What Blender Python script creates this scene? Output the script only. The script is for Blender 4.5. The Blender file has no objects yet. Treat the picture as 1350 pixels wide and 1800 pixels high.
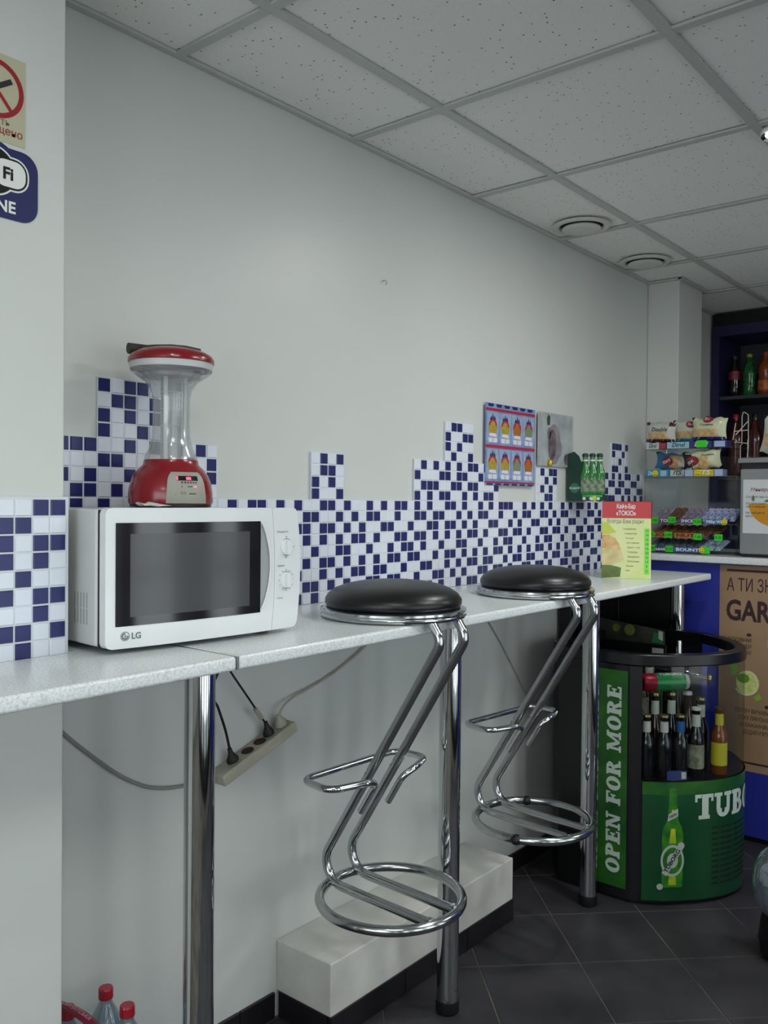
import bpy, bmesh, math, random
from mathutils import Vector, Matrix
random.seed(7)
S = bpy.context.scene
COL = S.collection
PI = math.pi

# ------------------------------------------------------------------ camera
FPX, CAMX, CAMY, CAMZ = 1537.5, 0.0, -1.6660, 1.35445
RV = Vector((0.63854811, -0.7695331, 0.00866737))
UV = Vector((0.00453539, 0.01502518, 0.99987683))
FV = Vector((0.76956854, 0.63843015, -0.01308443))
cam = bpy.data.cameras.new('camera')
camo = bpy.data.objects.new('camera', cam)
COL.objects.link(camo)
camo.matrix_world = Matrix(((RV.x, UV.x, -FV.x, CAMX), (RV.y, UV.y, -FV.y, CAMY), (RV.z, UV.z, -FV.z, CAMZ), (0, 0, 0, 1)))
cam.sensor_fit = 'VERTICAL'
cam.sensor_height = 24.0
cam.sensor_width = 18.0
cam.lens = FPX / 1800 * 24
cam.clip_start = 0.05
S.camera = camo

# ------------------------------------------------------------------ world, exposure
w = bpy.data.worlds.new('world')
S.world = w
w.use_nodes = True
w.node_tree.nodes['Background'].inputs[0].default_value = (0.9, 0.95, 1.0, 1)
w.node_tree.nodes['Background'].inputs[1].default_value = 2.8
S.view_settings.view_transform = 'Standard'
S.view_settings.look = 'None'
S.view_settings.exposure = 0.37
S.view_settings.gamma = 1.0
S.view_settings.use_curve_mapping = False

# ------------------------------------------------------------------ lights: panels added out of view to light the room, and downlights
CZ = 2.3667          # underside of the ceiling grid
LIGHTS = [  # x, y, watts: added square luminous ceiling panels, each filling one bay of the grid
    (2.1453, -1.8181, 8),
    (0.3453, -1.8181, 4.5),
    (3.9453, -2.4181, 9),
    (-1.4547, -1.8181, 4),
]
SPOTS = [  # x, y, watts: round recessed downlights
    (2.515, -0.965, 5.5),
    (0.40, -1.20, 2),
]
for (lx, ly, pw) in LIGHTS:
    ld = bpy.data.lights.new('ceiling_panel_light', 'AREA')
    ld.shape = 'SQUARE'; ld.size = 0.55
    ld.energy = pw; ld.color = (0.95, 1.0, 0.985)
    lo = bpy.data.objects.new('ceiling_panel_light', ld)
    COL.objects.link(lo)
    lo.location = (lx, ly, CZ - 0.012)
for (lx, ly, pw) in SPOTS:
    ld = bpy.data.lights.new('downlight_lamp', 'AREA')
    ld.shape = 'DISK'; ld.size = 0.10
    ld.energy = pw; ld.color = (1.0, 0.99, 0.96)
    lo = bpy.data.objects.new('downlight_lamp', ld)
    COL.objects.link(lo)
    lo.location = (lx, ly, CZ - 0.022)

# ------------------------------------------------------------------ placing helpers: where a sight line meets a real plane of the room
C0 = Vector((CAMX, CAMY, CAMZ))
def _ray(u, v): return FV + RV * ((u - 675) / FPX) - UV * ((v - 900) / FPX)
def onY(u, v, y=0.0): d = _ray(u, v); return C0 + d * ((y - C0.y) / d.y)
def onX(u, v, x): d = _ray(u, v); return C0 + d * ((x - C0.x) / d.x)
def onZ(u, v, z): d = _ray(u, v); return C0 + d * ((z - C0.z) / d.z)
def depth(p): return (Vector(p) - C0).dot(FV)

# ------------------------------------------------------------------ materials
def lin(c):
    if isinstance(c, str):
        c = [int(c[i:i + 2], 16) / 255 for i in (0, 2, 4)]
    return tuple((x / 12.92 if x <= 0.04045 else ((x + 0.055) / 1.055) ** 2.4) for x in c)
MATS = {}
def mat(name, col='808080', rough=0.5, metal=0.0, **k):
    if name in MATS: return MATS[name]
    m = bpy.data.materials.new(name); m.use_nodes = True
    nt = m.node_tree; b = nt.nodes['Principled BSDF']
    c = lin(col)
    b.inputs['Base Color'].default_value = (*c, 1)
    b.inputs['Roughness'].default_value = rough
    b.inputs['Metallic'].default_value = metal
    if 'spec' in k: b.inputs['Specular IOR Level'].default_value = k['spec']
    if 'coat' in k:
        b.inputs['Coat Weight'].default_value = k['coat']; b.inputs['Coat Roughness'].default_value = k.get('coatr', 0.1)
    if 'emit' in k:
        b.inputs['Emission Color'].default_value = (*lin(k.get('ecol', col)), 1); b.inputs['Emission Strength'].default_value = k['emit']
    if 'noise' in k:   # (scale, amount, detail) value mottling
        sc, am, de = k['noise']
        tc = nt.nodes.new('ShaderNodeTexCoord'); n = nt.nodes.new('ShaderNodeTexNoise')
        n.inputs['Scale'].default_value = sc; n.inputs['Detail'].default_value = de
        nt.links.new(tc.outputs['Object'], n.inputs['Vector'])
        mx = nt.nodes.new('ShaderNodeMix'); mx.data_type = 'RGBA'
        rmp = nt.nodes.new('ShaderNodeMapRange')
        rmp.inputs[1].default_value = 0.3; rmp.inputs[2].default_value = 0.7
        nt.links.new(n.outputs['Fac'], rmp.inputs[0]); nt.links.new(rmp.outputs[0], mx.inputs['Factor'])
        c2 = lin(k['col2']) if 'col2' in k else tuple(x * (1 - am) for x in c)
        mx.inputs['A'].default_value = (*c, 1); mx.inputs['B'].default_value = (*c2, 1)
        nt.links.new(mx.outputs['Result'], b.inputs['Base Color'])
    if 'bump' in k:    # (scale, strength, distance)
        sc, st, di = k['bump']
        tc = nt.nodes.new('ShaderNodeTexCoord'); n = nt.nodes.new('ShaderNodeTexNoise')
        n.inputs['Scale'].default_value = sc; n.inputs['Detail'].default_value = 4
        nt.links.new(tc.outputs['Object'], n.inputs['Vector'])
        bp = nt.nodes.new('ShaderNodeBump'); bp.inputs['Strength'].default_value = st; bp.inputs['Distance'].default_value = di
        nt.links.new(n.outputs['Fac'], bp.inputs['Height']); nt.links.new(bp.outputs[0], b.inputs['Normal'])
    MATS[name] = m
    return m
def clear(name, col='ffffff', gloss=0.10, rough=0.05, tint=1.0, haze=0.0, hazecol='ffffff'):
    """clear plastic or glass sheet: see-through, with a glossy film and optional milky haze"""
    if name in MATS: return MATS[name]
    m = bpy.data.materials.new(name); m.use_nodes = True
    nt = m.node_tree; nt.nodes.remove(nt.nodes['Principled BSDF'])
    out = nt.nodes['Material Output']
    t = nt.nodes.new('ShaderNodeBsdfTransparent'); t.inputs[0].default_value = (*lin(col), 1)
    g = nt.nodes.new('ShaderNodeBsdfGlossy'); g.inputs['Roughness'].default_value = rough
    fr = nt.nodes.new('ShaderNodeLayerWeight'); fr.inputs[0].default_value = 0.25
    mr = nt.nodes.new('ShaderNodeMapRange'); mr.inputs[3].default_value = gloss * 0.5; mr.inputs[4].default_value = min(1, gloss * 4)
    nt.links.new(fr.outputs['Facing'], mr.inputs[0])
    mx = nt.nodes.new('ShaderNodeMixShader'); nt.links.new(mr.outputs[0], mx.inputs[0])
    src = t
    if haze > 0:
        d = nt.nodes.new('ShaderNodeBsdfDiffuse'); d.inputs[0].default_value = (*lin(hazecol), 1)
        m2 = nt.nodes.new('ShaderNodeMixShader'); m2.inputs[0].default_value = haze
        nt.links.new(t.outputs[0], m2.inputs[1]); nt.links.new(d.outputs[0], m2.inputs[2]); src = m2
    nt.links.new(src.outputs[0], mx.inputs[1]); nt.links.new(g.outputs[0], mx.inputs[2])
    nt.links.new(mx.outputs[0], out.inputs[0])
    MATS[name] = m
    return m

# ------------------------------------------------------------------ mesh builder
class MB:
    def __init__(s): s.v = []; s.f = []; s.m = []; s.mi = 0
    def slot(s, i): s.mi = i; return s
    def poly(s, pts):
        b = len(s.v); s.v += [tuple(p) for p in pts]; s.f.append(tuple(range(b, b + len(pts)))); s.m.append(s.mi); return s
    def mesh(s, vs, fs):
        b = len(s.v); s.v += [tuple(p) for p in vs]
        for f in fs: s.f.append(tuple(b + i for i in f)); s.m.append(s.mi)
        return s
    def box(s, x0, x1, y0, y1, z0, z1):
        vs = [(x, y, z) for z in (z0, z1) for y in (y0, y1) for x in (x0, x1)]
        return s.mesh(vs, [(0, 2, 3, 1), (4, 5, 7, 6), (0, 1, 5, 4), (2, 6, 7, 3), (0, 4, 6, 2), (1, 3, 7, 5)])
    def hexa(s, a, b):  # two quads (lists of 4 points), bottom and top
        return s.mesh(list(a) + list(b), [(3, 2, 1, 0), (4, 5, 6, 7), (0, 1, 5, 4), (1, 2, 6, 5), (2, 3, 7, 6), (3, 0, 4, 7)])
    def prism(s, poly, d):  # poly: 3D points, d: extrusion vector
        n = len(poly); d = Vector(d)
        vs = [Vector(p) for p in poly] + [Vector(p) + d for p in poly]
        return s.mesh(vs, [tuple(range(n))[::-1], tuple(range(n, 2 * n))] + [(i, (i + 1) % n, n + (i + 1) % n, n + i) for i in range(n)])
    def lathe(s, prof, c=(0, 0, 0), seg=32, cap=True, sx=1, sy=1):
        vs = []; fs = []; n = len(prof)
        for (r, z) in prof:
            for k in range(seg):
                a = 2 * PI * k / seg
                vs.append((c[0] + r * math.cos(a) * sx, c[1] + r * math.sin(a) * sy, c[2] + z))
        for i in range(n - 1):
            for k in range(seg):
                k2 = (k + 1) % seg
                fs.append((i * seg + k, i * seg + k2, (i + 1) * seg + k2, (i + 1) * seg + k))
        if cap:
            fs.append(tuple(range(seg))[::-1]); fs.append(tuple((n - 1) * seg + k for k in range(seg)))
        return s.mesh(vs, fs)
    def tube(s, path, r, seg=12, closed=False, cap=True):
        P = [Vector(p) for p in path]; n = len(P); vs = []; fs = []
        up = None
        for i, p in enumerate(P):
            if closed: t = (P[(i + 1) % n] - P[i - 1])
            else: t = (P[min(i + 1, n - 1)] - P[max(i - 1, 0)])
            t.normalize()
            if up is None:
                up = Vector((0, 0, 1)) if abs(t.z) < 0.9 else Vector((1, 0, 0))
            a = up - t * up.dot(t); a.normalize(); up = a
            b = t.cross(a)
            rr = r[i] if isinstance(r, (list, tuple)) else r
            for k in range(seg):
                an = 2 * PI * k / seg
                vs.append(p + a * rr * math.cos(an) + b * rr * math.sin(an))
        m = n if closed else n - 1
        for i in range(m):
            j = (i + 1) % n
            for k in range(seg):
                k2 = (k + 1) % seg
                fs.append((i * seg + k, i * seg + k2, j * seg + k2, j * seg + k))
        if cap and not closed:
            fs.append(tuple(range(seg))[::-1]); fs.append(tuple((n - 1) * seg + k for k in range(seg)))
        return s.mesh(vs, fs)
    def grid(s, fn, us, vs_):
        vs = [fn(u, v) for v in vs_ for u in us]; n = len(us)
        return s.mesh(vs, [(j * n + i, j * n + i + 1, (j + 1) * n + i + 1, (j + 1) * n + i) for j in range(len(vs_) - 1) for i in range(n - 1)])
    def unstack(s, dirfn, step=.00003, n=9):   # overlapping strokes of one letter get their own hair-thin layer
        for k, f in enumerate(s.f):
            for i in f:
                d = dirfn(s.v[i]); q = step * (k % n); p = s.v[i]
                s.v[i] = (p[0] + d[0] * q, p[1] + d[1] * q, p[2] + d[2] * q)
        return s
    def ball(s, c, rx, ry, rz, seg=16, rings=8):
        pr = [(math.sin(PI * i / rings), -math.cos(PI * i / rings)) for i in range(rings + 1)]
        vs = []; fs = []
        for (r, z) in pr:
            for k in range(seg):
                a = 2 * PI * k / seg; vs.append((c[0] + rx * r * math.cos(a), c[1] + ry * r * math.sin(a), c[2] + rz * z))
        for i in range(rings):
            for k in range(seg):
                k2 = (k + 1) % seg
                fs.append((i * seg + k, i * seg + k2, (i + 1) * seg + k2, (i + 1) * seg + k))
        return s.mesh(vs, fs)
    def data(s, name, mats, smooth=None, fix=True):
        me = bpy.data.meshes.new(name); me.from_pydata([tuple(p) for p in s.v], [], s.f)
        if not isinstance(mats, (list, tuple)): mats = [mats]
        for m in mats: me.materials.append(m)
        for p, i in zip(me.polygons, s.m): p.material_index = min(i, len(mats) - 1)
        if fix:
            bm = bmesh.new(); bm.from_mesh(me)
            bmesh.ops.remove_doubles(bm, verts=bm.verts, dist=1e-6)
            bmesh.ops.recalc_face_normals(bm, faces=bm.faces)
            bm.to_mesh(me); bm.free()
        if smooth is not None:
            for p in me.polygons: p.use_smooth = True
            try: me.set_sharp_from_angle(angle=math.radians(smooth))
            except Exception: pass
        me.update()
        return me
    def build(s, name, mats, parent=None, smooth=None, bevel=None, world=False, fix=True, loc=None):
        """world=True: coordinates are world ones and are brought into the parent's frame (or given an origin at the base)"""
        if world:
            if parent is not None:
                inv = WM[parent.name].inverted()
                s.v = [tuple(inv @ Vector(p)) for p in s.v]
            else:
                xs = [p[0] for p in s.v]; ys = [p[1] for p in s.v]; zs = [p[2] for p in s.v]
                loc = ((min(xs) + max(xs)) / 2, (min(ys) + max(ys)) / 2, min(zs))
                s.v = [(p[0] - loc[0], p[1] - loc[1], p[2] - loc[2]) for p in s.v]
        me = s.data(name, mats, smooth, fix)
        o = bpy.data.objects.new(name, me); COL.objects.link(o)
        M = Matrix.Identity(4)
        if loc is not None: o.location = loc; M = Matrix.Translation(loc)
        if parent is not None:
            o.parent = parent; WM[o.name] = WM[parent.name] @ M
        else: WM[o.name] = M
        if bevel:
            bv = o.modifiers.new('bevel', 'BEVEL'); bv.width = bevel; bv.segments = 2; bv.limit_method = 'ANGLE'; bv.angle_limit = math.radians(35)
            if smooth is None:
                for p in me.polygons: p.use_smooth = True
                wn = o.modifiers.new('wn', 'WEIGHTED_NORMAL'); wn.keep_sharp = True
        return o
WM = {}
def tag(o, label=None, cat=None, group=None, kind=None):
    if label: o['label'] = label
    if cat: o['category'] = cat
    if group: o['group'] = group
    if kind: o['kind'] = kind
    return o
def thing(name, label, cat, loc=(0, 0, 0), rz=0.0, group=None, kind=None):
    o = bpy.data.objects.new(name, None); COL.objects.link(o)
    o.location = loc; o.rotation_euler = (0, 0, rz); o.empty_display_size = 0.05
    WM[o.name] = Matrix.Translation(loc) @ Matrix.Rotation(rz, 4, 'Z')
    if kind: o['kind'] = kind
    return tag(o, label, cat, group)
def copy_tree(o, parent=None):
    c = o.copy(); COL.objects.link(c)
    if parent is not None: c.parent = parent
    for ch in list(o.children): copy_tree(ch, c)
    return c

# ------------------------------------------------------------------ lettering
def text2d(body, size, align='CENTER', bold=0.0, shear=0.0, width=None):
    cu = bpy.data.curves.new('lettering', 'FONT'); cu.body = body; cu.size = size; cu.align_x = align
    cu.offset = bold * size; cu.shear = shear; cu.resolution_u = 3; cu.fill_mode = 'FRONT' if hasattr(cu, 'fill_mode') else cu.fill_mode
    o = bpy.data.objects.new('lettering', cu); COL.objects.link(o)
    dg = bpy.context.evaluated_depsgraph_get(); me = bpy.data.meshes.new_from_object(o.evaluated_get(dg))
    vs = [(v.co.x, v.co.y) for v in me.vertices]; fs = [tuple(p.vertices) for p in me.polygons]
    bpy.data.objects.remove(o); bpy.data.curves.remove(cu); bpy.data.meshes.remove(me)
    if width and vs:
        w0 = max(v[0] for v in vs) - min(v[0] for v in vs)
        k = width / w0; vs = [(v[0] * k, v[1]) for v in vs]
    return vs, fs
def put_text(mb, body, size, fn, x=0, y=0, slot=0, rot=0, **k):
    vs, fs = text2d(body, size, **k)
    c, s_ = math.cos(rot), math.sin(rot)
    mb.slot(slot).mesh([fn(x + a * c - b * s_, y + a * s_ + b * c) for a, b in vs], fs)
# slab-serif capitals drawn as strokes on a 1-high grid (stroke width .2)
def slab(word, fn, x0, y0, h, mb, slot=0, gap=0.14, italic=0.0, st=0.27, wk=1.0):
    def q(pts):
        mb.slot(slot).mesh([fn(x0 + (a * wk + italic * b) * h, y0 + b * h) for a, b in pts], [tuple(range(len(pts)))])
    def R(a, b, c, d): q([(a, b), (c, b), (c, d), (a, d)])
    def arc(cx, cy, rx, ry, a0, a1, t=st, n=10):
        for i in range(n):
            p, r = a0 + (a1 - a0) * i / n, a0 + (a1 - a0) * (i + 1) / n
            q([(cx + rx * math.cos(p), cy + ry * math.sin(p)), (cx + rx * math.cos(r), cy + ry * math.sin(r)),
               (cx + (rx - t) * math.cos(r), cy + (ry - .16) * math.sin(r)), (cx + (rx - t) * math.cos(p), cy + (ry - .16) * math.sin(p))])
    x = 0.0
    q_base = q
    for ch in word:
        ox = x
        def q(pts, ox=ox): q_base([(a + ox, b) for a, b in pts])
        s = 0.15
        if ch == ' ': x += 0.42; continue
        if ch == 'O': arc(.4, .5, .4, .5, 0, 2 * PI, n=20); wd = .8
        elif ch in 'PR':
            R(.08, 0, .08 + st, 1); R(0, 0, .4, s); R(0, 1 - s, .42, 1)
            arc(.4, .73, .34, .27, -PI / 2, PI / 2); R(.2, .46, .42, .46 + s); wd = .76
            if ch == 'R': q([(.36, .48), (.58, .48), (.80, 0), (.58, 0)]); R(.5, 0, .88, s); wd = .88
        elif ch == 'B':
            R(.08, 0, .08 + st, 1); R(0, 0, .42, s); R(0, 1 - s, .42, 1); R(.2, .45, .42, .45 + s)
            arc(.4, .74, .32, .26, -PI / 2, PI / 2); arc(.4, .29, .38, .29, -PI / 2, PI / 2); wd = .8
        elif ch in 'EF':
            R(.08, 0, .08 + st, 1); R(0, 0, .4 if ch == 'F' else .7, s); R(0, 1 - s, .7, 1); R(.2, .44, .52, .44 + s)
            R(.6, .72, .7, 1); R(.46, .34, .56, .68)
            if ch == 'E': R(.6, 0, .7, .28)
            wd = .72
        elif ch == 'N':
            R(.1, 0, .26, 1); R(.66, 0, .8, 1); q([(.08, 1), (.34, 1), (.82, 0), (.6, 0)]); R(0, 0, .38, s); R(0, 1 - s, .3, 1); R(.55, 1 - s, .92, 1); wd = .92
        elif ch == 'M':
            R(.1, 0, .24, 1); R(.84, 0, 1.04, 1); q([(.08, 1), (.34, 1), (.66, .1), (.48, .1)]); q([(.84, 1), (1.0, 1), (.62, .1), (.46, .1)])
            R(0, 0, .36, s); R(.72, 0, 1.14, s); R(0, 1 - s, .3, 1); R(.86, 1 - s, 1.14, 1); wd = 1.14
        elif ch == 'T':
            R(.3, 0, .3 + st * 1.1, 1); R(.16, 0, .66, s); R(0, 1 - s, .82, 1); R(0, .7, .1, 1); R(.72, .7, .82, 1); wd = .82
        elif ch == 'U':
            R(.1, .35, .3, 1); R(.62, .35, .8, 1); arc(.45, .36, .35, .36, PI, 2 * PI, n=12); R(0, 1 - s, .4, 1); R(.5, 1 - s, .9, 1); wd = .9
        elif ch == 'G':
            arc(.4, .5, .4, .5, PI * .25, PI * 1.75, n=18); R(.6, .1, .78, .46); R(.46, .42, .88, .42 + s); R(.66, .68, .76, .98); wd = .86
        else: wd = .5
        x += wd + gap
    return x * h * wk
# ================================================================== MATERIALS
M_wall = mat('wall_paint', 'd3d6d2', 0.36, noise=(2.2, 0.05, 3), bump=(90, 0.06, 0.002), spec=0.35)
M_plinth = mat('plinth_paint', 'e2e2da', 0.55, noise=(5, 0.30, 5), bump=(60, 0.25, 0.003))
M_grout = mat('grout', 'd5d9de', 0.7)
M_tblue = mat('tile_blue_glaze', '1f2662', 0.28, coat=0.12)
M_twhite = mat('tile_white_glaze', 'dfe5ee', 0.25, coat=0.3)
M_tslate = mat('tile_slate_glaze', '2f3450', 0.25, coat=0.3)
M_bar = mat('grid_bar_enamel', 'bcc0bc', 0.5)
M_black = mat('black_tile', '17161a', 0.35, noise=(9, 0.3, 4), col2='242126')
M_fgrout = mat('floor_grout', '7a736a', 0.85, noise=(6, 0.6, 5), col2='35322f')
M_chrome = mat('chrome', 'cfd2d2', 0.07, 1.0)
M_steel = mat('worn_chrome', 'b9bcbc', 0.16, 1.0, bump=(140, 0.08, 0.001))
M_rubber = mat('black_rubber', '0c0c0d', 0.55)
M_leather = mat('black_leatherette', '0b0b0d', 0.34, bump=(220, 0.12, 0.001))
M_pl_white = mat('white_plastic', 'e3e7e8', 0.30, coat=0.15)
M_pl_cream = mat('cream_plastic', 'b9b6a4', 0.45, noise=(22, 0.25, 4))
M_pl_grey = mat('grey_plastic', 'a8adad', 0.4)
M_pl_black = mat('black_plastic', '0d0d0f', 0.32)
M_dark = mat('dark_print', '25242a', 0.5)
M_white = mat('white_print', 'e8e9e6', 0.5)
M_red = mat('red_print', 'a51a2b', 0.45)
M_green = mat('tag_green', '39d81e', 0.55)
M_yellow = mat('yellow_print', 'e6d422', 0.5)

def ceiling_mat():
    m = bpy.data.materials.new('ceiling_board'); m.use_nodes = True; nt = m.node_tree; b = nt.nodes['Principled BSDF']
    b.inputs['Roughness'].default_value = 0.9
    tc = nt.nodes.new('ShaderNodeTexCoord'); L = nt.links
    oi = nt.nodes.new('ShaderNodeObjectInfo')
    ad = nt.nodes.new('ShaderNodeVectorMath'); ad.operation = 'ADD'; L.new(tc.outputs['Object'], ad.inputs[0]); L.new(oi.outputs['Location'], ad.inputs[1])
    vo = nt.nodes.new('ShaderNodeTexVoronoi'); vo.inputs['Scale'].default_value = 62; L.new(ad.outputs[0], vo.inputs['Vector'])
    r1 = nt.nodes.new('ShaderNodeMapRange'); r1.inputs[1].default_value = 0.11; r1.inputs[2].default_value = 0.17; r1.inputs[3].default_value = 1; r1.inputs[4].default_value = 0
    L.new(vo.outputs['Distance'], r1.inputs[0])
    sp = nt.nodes.new('ShaderNodeSeparateColor'); L.new(vo.outputs['Color'], sp.inputs[0])
    gt = nt.nodes.new('ShaderNodeMath'); gt.operation = 'GREATER_THAN'; gt.inputs[1].default_value = 0.45; L.new(sp.outputs[0], gt.inputs[0])
    mu = nt.nodes.new('ShaderNodeMath'); mu.operation = 'MULTIPLY'; L.new(r1.outputs[0], mu.inputs[0]); L.new(gt.outputs[0], mu.inputs[1])
    no = nt.nodes.new('ShaderNodeTexNoise'); no.inputs['Scale'].default_value = 160; L.new(ad.outputs[0], no.inputs['Vector'])
    ma = nt.nodes.new('ShaderNodeMix'); ma.data_type = 'RGBA'; ma.inputs['A'].default_value = (*lin('f5f6f2'), 1); ma.inputs['B'].default_value = (*lin('e6e8e4'), 1)
    L.new(no.outputs['Fac'], ma.inputs['Factor'])
    m2 = nt.nodes.new('ShaderNodeMix'); m2.data_type = 'RGBA'; L.new(mu.outputs[0], m2.inputs['Factor']); L.new(ma.outputs['Result'], m2.inputs['A']); m2.inputs['B'].default_value = (*lin('6d6e6b'), 1)
    L.new(m2.outputs['Result'], b.inputs['Base Color'])
    bp = nt.nodes.new('ShaderNodeBump'); bp.inputs['Strength'].default_value = 0.5; bp.inputs['Distance'].default_value = 0.002; bp.invert = True
    L.new(mu.outputs[0], bp.inputs['Height']); L.new(bp.outputs[0], b.inputs['Normal'])
    return m
M_ceil = ceiling_mat()

def floor_mat():
    m = bpy.data.materials.new('floor_slate'); m.use_nodes = True; nt = m.node_tree; b = nt.nodes['Principled BSDF']; L = nt.links
    tc = nt.nodes.new('ShaderNodeTexCoord'); oi = nt.nodes.new('ShaderNodeObjectInfo')
    ad = nt.nodes.new('ShaderNodeVectorMath'); ad.operation = 'ADD'; L.new(tc.outputs['Object'], ad.inputs[0]); L.new(oi.outputs['Location'], ad.inputs[1])
    n = nt.nodes.new('ShaderNodeTexNoise'); n.inputs['Scale'].default_value = 5; n.inputs['Detail'].default_value = 7; L.new(ad.outputs[0], n.inputs['Vector'])
    mr = nt.nodes.new('ShaderNodeMapRange'); mr.inputs[1].default_value = 0.35; mr.inputs[2].default_value = 0.68; L.new(n.outputs['Fac'], mr.inputs[0])
    mx = nt.nodes.new('ShaderNodeMix'); mx.data_type = 'RGBA'; mx.inputs['A'].default_value = (*lin('262428'), 1); mx.inputs['B'].default_value = (*lin('3b393d'), 1)
    L.new(mr.outputs[0], mx.inputs['Factor']); L.new(mx.outputs['Result'], b.inputs['Base Color'])
    mr2 = nt.nodes.new('ShaderNodeMapRange'); mr2.inputs[3].default_value = 0.42; mr2.inputs[4].default_value = 0.6; L.new(n.outputs['Fac'], mr2.inputs[0]); L.new(mr2.outputs[0], b.inputs['Roughness'])
    n2 = nt.nodes.new('ShaderNodeTexNoise'); n2.inputs['Scale'].default_value = 40; n2.inputs['Detail'].default_value = 6; L.new(ad.outputs[0], n2.inputs['Vector'])
    bp = nt.nodes.new('ShaderNodeBump'); bp.inputs['Strength'].default_value = 0.15; bp.inputs['Distance'].default_value = 0.003
    L.new(n2.outputs['Fac'], bp.inputs['Height']); L.new(bp.outputs[0], b.inputs['Normal'])
    return m
M_floor = floor_mat()

def counter_mat():
    m = bpy.data.materials.new('worktop_laminate'); m.use_nodes = True; nt = m.node_tree; b = nt.nodes['Principled BSDF']; L = nt.links
    b.inputs['Roughness'].default_value = 0.24
    tc = nt.nodes.new('ShaderNodeTexCoord')
    n = nt.nodes.new('ShaderNodeTexNoise'); n.inputs['Scale'].default_value = 230; n.inputs['Detail'].default_value = 3; L.new(tc.outputs['Object'], n.inputs['Vector'])
    mr = nt.nodes.new('ShaderNodeMapRange'); mr.inputs[1].default_value = 0.36; mr.inputs[2].default_value = 0.56; L.new(n.outputs['Fac'], mr.inputs[0])
    mx = nt.nodes.new('ShaderNodeMix'); mx.data_type = 'RGBA'; mx.inputs['A'].default_value = (*lin('cdd3d3'), 1); mx.inputs['B'].default_value = (*lin('e8ecec'), 1)
    L.new(mr.outputs[0], mx.inputs['Factor']); L.new(mx.outputs['Result'], b.inputs['Base Color'])
    return m
M_top = counter_mat()

# ================================================================== SHELL
XF, XB, YR = -2.30, 5.12, -3.95      # wall behind the camera, wall behind the bar, wall on the right
# floor: base slab + diagonal slate tiles
bx = MB().box(XF, XB, YR, 0.0, -0.10, -0.0018)
floor = tag(bx.build('floor', M_fgrout), kind='structure')
FO = Vector((2.3422, 1.1793 - 1.6660)); FR = -0.7891; FS = 0.30
fa = Vector((math.cos(FR), math.sin(FR))); fb = Vector((-math.sin(FR), math.cos(FR)))
def clip(poly, inside, inter):
    out = []
    for i, p in enumerate(poly):
        q = poly[(i + 1) % len(poly)]
        if inside(p): out.append(p)
        if inside(p) != inside(q): out.append(inter(p, q))
    return out
g = 0.0018
h2 = FS / 2 - g
sq = [(-h2, -h2), (h2, -h2), (h2, h2), (-h2, h2)]
def tile_mesh(pts, z1=0.0, ch=0.0012):
    c = Vector((sum(p[0] for p in pts) / len(pts), sum(p[1] for p in pts) / len(pts)))
    n = len(pts); b = MB(); vs = []
    for k, (z, s_) in enumerate(((z1 - 0.005, 0), (z1 - ch, 0), (z1, ch))):
        for p in pts:
            d = c - Vector(p); d = d.normalized() * s_ if d.length > 0 else d
            vs.append((p[0] + d.x, p[1] + d.y, z))
    fs = [tuple(2 * n + i for i in range(n))] + [(r * n + i, r * n + (i + 1) % n, (r + 1) * n + (i + 1) % n, (r + 1) * n + i) for r in range(2) for i in range(n)]
    return b.mesh(vs, fs)
tilerot = [(p[0] * fa.x + p[1] * fb.x, p[0] * fa.y + p[1] * fb.y) for p in sq]
shared = None
cells = []
for i in range(-14, 26):
    for j in range(-20, 20):
        c = FO + fa * (FS * (i + .5)) + fb * (FS * (j + .5))
        if c.x < 0.55 or c.x > 5.1 or c.y < -2.3 or c.y > 0.2: continue
        cells.append((c, (c - Vector((2.6, -1.0))).length))
cells.sort(key=lambda t: t[1])
for (c, _) in cells[:290]:
    poly = [Vector((c.x + p[0], c.y + p[1])) for p in tilerot]
    YL = -0.011
    if all(p.y <= YL for p in poly):
        if shared is None: shared = tile_mesh(tilerot).data('floor_tile', M_floor)
        me = shared
    else:
        poly = clip(poly, lambda p: p.y <= YL, lambda p, q: p + (q - p) * ((YL - p.y) / (q.y - p.y)))
        if len(poly) < 3: continue
        me = tile_mesh([(p.x - c.x, p.y - c.y) for p in poly]).data('floor_tile', M_floor)
    o = bpy.data.objects.new('floor_tile', me); COL.objects.link(o); o.parent = floor
    o.location = Vector((c.x, c.y, 0)) - Vector(floor.location)

# walls
wl = tag(MB().box(XF, XB + .1, 0.0, 0.12, -0.1, CZ + .12).build('wall_left', M_wall, world=True), kind='structure')
wb = tag(MB().box(XB, XB + .12, YR, 0.0, -0.1, CZ + .12).build('wall_back', M_wall, world=True), kind='structure')
wr = tag(MB().box(XF, XB + .1, YR - .12, YR, -0.1, CZ + .12).build('wall_right', M_wall, world=True), kind='structure')
# front wall (behind the camera) with a shop window added to let in fill light
b = MB()
b.box(XF - .12, XF, YR, -3.4, -0.1, CZ + .12); b.box(XF - .12, XF, -0.55, 0, -0.1, CZ + .12)
b.box(XF - .12, XF, -3.4, -0.55, -0.1, 0.75); b.box(XF - .12, XF, -3.4, -0.55, 2.15, CZ + .12)
tag(b.build('wall_front', M_wall, world=True), kind='structure')
b = MB()
for y0, y1 in ((-3.4, -3.34), (-2.02, -1.96), (-0.61, -0.55)): b.box(XF - .09, XF - .03, y0, y1, .75, 2.15)
for z0, z1 in ((.75, .81), (2.09, 2.15)):
    b.box(XF - .09, XF - .03, -3.34, -2.02, z0, z1); b.box(XF - .09, XF - .03, -1.96, -.61, z0, z1)
tag(b.build('window_1', M_pl_white, world=True), kind='structure')  # frame of the added shop window
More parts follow.
